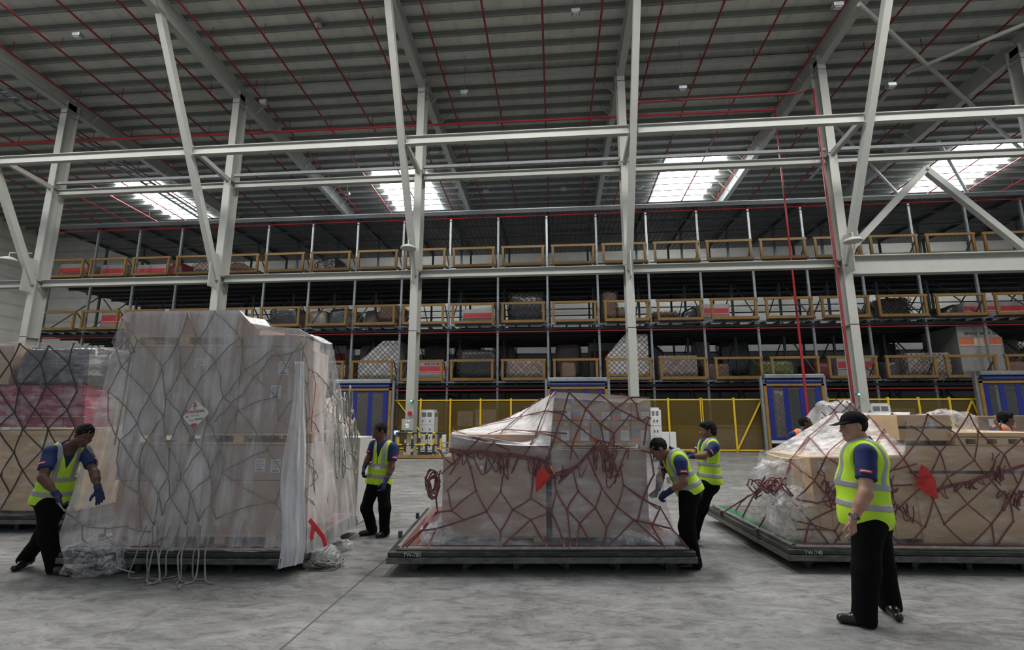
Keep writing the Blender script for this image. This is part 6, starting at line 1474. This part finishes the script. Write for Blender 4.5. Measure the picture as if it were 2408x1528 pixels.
vdir = nrm(np.array(CAM)-c); vdir = nrm(vdir-fa*(vdir@fa)); cc = c+vdir*(rr+.003); s1 = np.cross(vdir, fa)
P_ = [[cc+vdir*z_+(fa*math.cos(a)+s1*math.sin(a))*r_ for a in np.linspace(0, 2*math.pi, 21)] for r_, z_ in ((.021, 0), (.022, .008), (.018, .011), (.001, .011))]; MB().grid(P_).build('watch_case', DKST, t1, smooth=True)
P_ = [[cc+vdir*.0118+(fa*math.cos(a)+s1*math.sin(a))*r_ for a in np.linspace(0, 2*math.pi, 21)] for r_ in (.015, .006)]; MB().grid(P_).build('watch_dial', GALV, t1)
# ---- worker at the left, bending to the right
D0 = 5.25
J = dict(pel=PP(122, 1172, D0), neck=PP(160, 1046, D0-.02), head=PP(198, 1024, D0-.05), shL=PP(200, 1063, D0+.12), shR=PP(118, 1064, D0-.16), elR=PP(100, 1124, D0-.30), wrR=PP(136, 1166, D0-.26), elL=PP(222, 1112, D0+.02), wrL=PP(231, 1150, D0-.08),
    hipR=PP(112, 1186, D0-.08), hipL=PP(134, 1186, D0+.08), knR=PP(112, 1265, D0-.08), ankR=PP(128, 1322, D0-.06), toeR=PP(165, 1338, D0-.12), knL=PP(100, 1262, D0+.05), ankL=PP(64, 1305, D0+.10), toeL=PP(36, 1330, D0-.02),
    fwd=(.8, -.6, 0), hf=(.75, -.35, -.62), hu=(.45, -.1, .9))
J['toeR'][2] = .04; J['toeL'][2] = .04; J['ankR'][2] = .10; J['ankL'][2] = .12
person('worker at the far left bending right in yellow green vest with navy gloves', J, SK_D, h=.0065, hk=dict(R=((.5, -.1, -.8), (.6, .6, 0), (.5, -.8, 0), .9), L=((.55, -.2, -.8), (0, -.6, .3), (-.75, -.2, -.4), .12)))
# ---- worker between the stacks
D0 = 7.15
J = dict(pel=PP(890, 1130, D0), neck=PP(902, 1037, D0), head=PP(893, 1015, D0-.03), shR=PP(879, 1046, D0-.02), shL=PP(925, 1052, D0-.05), elR=PP(866, 1078, D0-.05), wrR=PP(857, 1098, D0-.12), elL=PP(921, 1100, D0-.12), wrL=PP(906, 1132, D0-.22),
    hipR=PP(879, 1140, D0), hipL=PP(901, 1141, D0-.04), knR=PP(862, 1192, D0-.04), ankR=PP(873, 1242, D0+.02), toeR=PP(850, 1254, D0-.06), knL=PP(905, 1194, D0-.10), ankL=PP(904, 1246, D0-.06), toeL=PP(888, 1261, D0-.16),
    fwd=(-.5, -.85, 0), hf=(-.62, -.6, -.42), hu=(-.2, -.25, .95))
J['toeR'][2] = .04; J['toeL'][2] = .04; J['ankR'][2] = .10; J['ankL'][2] = .10
t3, g, TR, O_, tl, HR = person('worker looking down between the tall stack and the middle stack, in yellow green vest', J, SK_D, h=.007, hk=dict(R=((-.15, -.2, -1), (.7, -.2, -.2), (.2, -.9, 0), .7), L=((-.2, -.3, -1), (-.8, .2, 0), (-.2, -.9, 0), .7)))
c = O_+TR[1]*.145+TR[2]*tl*.34+TR[0]*-.03; La = TR[0]; MB().beam(c-La*.04, c+La*.04, .01, .055, TR[2]).build('name_badge', PAPER, t3)
# ---- worker bending over the middle stack
D0 = 6.0
J = dict(pel=PP(1620, 1150, D0), neck=PP(1580, 1062, D0), head=PP(1549, 1057, D0-.02), shL=PP(1602, 1088, D0-.20), shR=PP(1568, 1080, D0+.17), elL=PP(1608, 1132, D0-.26), wrL=PP(1572, 1157, D0-.18), elR=PP(1553, 1122, D0+.14), wrR=PP(1548, 1148, D0+.04),
    hipL=PP(1616, 1162, D0-.09), hipR=PP(1624, 1162, D0+.09), knL=PP(1618, 1245, D0-.08), ankL=PP(1632, 1315, D0-.04), toeL=PP(1604, 1332, D0-.06), knR=PP(1612, 1240, D0+.12), ankR=PP(1622, 1300, D0+.18), toeR=PP(1595, 1318, D0+.16),
    fwd=(-1, 0, -.5), hf=(-.72, -.12, -.62), hu=(-.62, -.05, .76))
J['toeR'][2] = .04; J['toeL'][2] = .04; J['ankR'][2] = .10; J['ankL'][2] = .10
t4, g, TR, O_, tl, HR = person('worker bending left to tie the net of the middle stack with navy gloves', J, SK_M, h=.0065, hk=dict(L=((-.8, .1, -.55), (-.4, 0, -.8), (0, -.5, .7), 1.0), R=((-.4, -.1, -.9), (-.6, .3, .2), (-.3, -.8, .2), 1.0)))
c = O_+TR[1]*.16+TR[2]*tl*.50; MB().beam(c-TR[0]*.045-V3(0, 0, .05), c+TR[0]*.045-V3(0, 0, .05), .01, .07, (0, 0, 1)).build('name_badge', PAPER, t4)
# ---- worker standing behind him
D0 = 7.1
J = dict(pel=PP(1668, 1128, D0), neck=PP(1667, 1034, D0), head=PP(1664, 1012, D0), shL=PP(1680, 1052, D0-.18), shR=PP(1650, 1048, D0+.17), elL=PP(1655, 1072, D0-.24), wrL=PP(1625, 1073, D0-.16), elR=PP(1636, 1068, D0+.16), wrR=PP(1618, 1066, D0+.06),
    hipL=PP(1664, 1140, D0-.08), hipR=PP(1668, 1140, D0+.08), knL=PP(1640, 1196, D0-.08), ankL=PP(1610, 1240, D0-.06), toeL=PP(1586, 1250, D0-.08), knR=PP(1648, 1196, D0+.1), ankR=PP(1630, 1240, D0+.14), toeR=PP(1608, 1250, D0+.10),
    fwd=(-1, .05, 0), hf=(-1, .02, -.12), hu=(-.1, 0, 1))
J['toeR'][2] = .04; J['toeL'][2] = .04; J['ankR'][2] = .10; J['ankL'][2] = .10
person('dark haired worker standing behind the bending one, facing left with arms out', J, SK_M, h=.007, hair='long', hk=dict(L=((-1, .1, -.1), (0, .2, -1), (0, -1, 0), .7), R=((-1, 0, -.1), (0, 0, -1), (0, 1, 0), .7)))
# ---- two distant workers seen over the crate stack
D0 = 9.6
J = dict(pel=PP(1880, 1070, D0), neck=PP(1886, 1012, D0), head=PP(1896, 996, D0-.04), shR=PP(1862, 1024, D0-.05), shL=PP(1902, 1024, D0), elR=PP(1858, 1048, D0-.05), wrR=PP(1868, 1068, D0-.2), elL=PP(1906, 1050, D0-.05), wrL=PP(1896, 1068, D0-.2),
    hipR=PP(1874, 1078, D0), hipL=PP(1888, 1078, D0), knR=PP(1874, 1120, D0-.02), ankR=PP(1874, 1160, D0), toeR=PP(1880, 1170, D0-.14), knL=PP(1890, 1120, D0-.02), ankL=PP(1892, 1160, D0), toeL=PP(1898, 1170, D0-.14),
    fwd=(.3, -.95, 0), hf=(.85, -.45, -.05), hu=(0, 0, 1))
J['toeR'][2] = .04; J['toeL'][2] = .04; J['ankR'][2] = .10; J['ankL'][2] = .10
person('distant worker in orange vest beside the striped door, seen over the crate stack', J, SK_D, h=.010, vest=VESTO, badge=False, hk=dict(R=((0, 0, -1), (1, 0, 0), (0, -1, 0), .6), L=((0, 0, -1), (-1, 0, 0), (0, -1, 0), .6)))
D0 = 9.0
J = dict(pel=PP(2356, 1070, D0), neck=PP(2360, 1002, D0), head=PP(2367, 985, D0-.02), shR=PP(2342, 1014, D0-.10), shL=PP(2376, 1012, D0+.1), elR=PP(2352, 1030, D0-.28), wrR=PP(2350, 1006, D0-.26), elL=PP(2392, 1040, D0), wrL=PP(2396, 1060, D0-.1),
    hipR=PP(2350, 1078, D0-.06), hipL=PP(2364, 1078, D0+.06), knR=PP(2350, 1130, D0-.02), ankR=PP(2350, 1170, D0), toeR=PP(2362, 1180, D0-.1), knL=PP(2368, 1130, D0-.02), ankL=PP(2368, 1170, D0), toeL=PP(2380, 1180, D0-.14),
    fwd=(.8, -.6, 0), hf=(.97, -.2, -.05), hu=(0, 0, 1))
J['toeR'][2] = .04; J['toeL'][2] = .04; J['ankR'][2] = .10; J['ankL'][2] = .10
person('distant dark haired worker at the right edge with one hand raised by the cheek', J, SK_M, ('bare', 'bare'), h=.010, vest=VESTO, badge=False, hair='long', hk=dict(R=((-.3, .2, 1), (1, 0, 0), (0, -1, 0), .3), L=((0, 0, -1), (-1, 0, 0), (0, -1, 0), .6)))
# ================================================================== light
def area(loc, sx, sy, power, col=(1, 1, 1), rot=(0, 0, 0)):
    l = bpy.data.lights.new('skylight_and_fill', 'AREA'); l.shape = 'RECTANGLE'; l.size = sx; l.size_y = sy; l.energy = power; l.color = col
    o = bpy.data.objects.new('skylight_and_fill', l); COL.objects.link(o); o.location = loc; o.rotation_euler = rot; return o
for a, b_ in sky: area(((a+b_)/2, (SD0+SD1)/2, rz_(31.5, ZR)-.03), b_-a, SD1-SD0, 900, (.93, .97, 1))
for x in (-28.6, -19.5, -10.1, -1.0, 9.0, 17.5, 26.3): area((x, 11.2, rz_(11.2, ZR)-.3), 3.6, 4.5, 1300, (1, .98, .95))  # added fill lamps out of view, under closed roof without skylights
w = bpy.data.worlds.new('hall surroundings'); scene.world = w; w.use_nodes = True
bg_ = w.node_tree.nodes['Background']; bg_.inputs[0].default_value = (.80, .86, .95, 1); bg_.inputs[1].default_value = .32
vs = scene.view_settings; vs.view_transform = 'Standard'; vs.look = 'None'; vs.exposure = 0.12; vs.gamma = 1; vs.use_curve_mapping = False
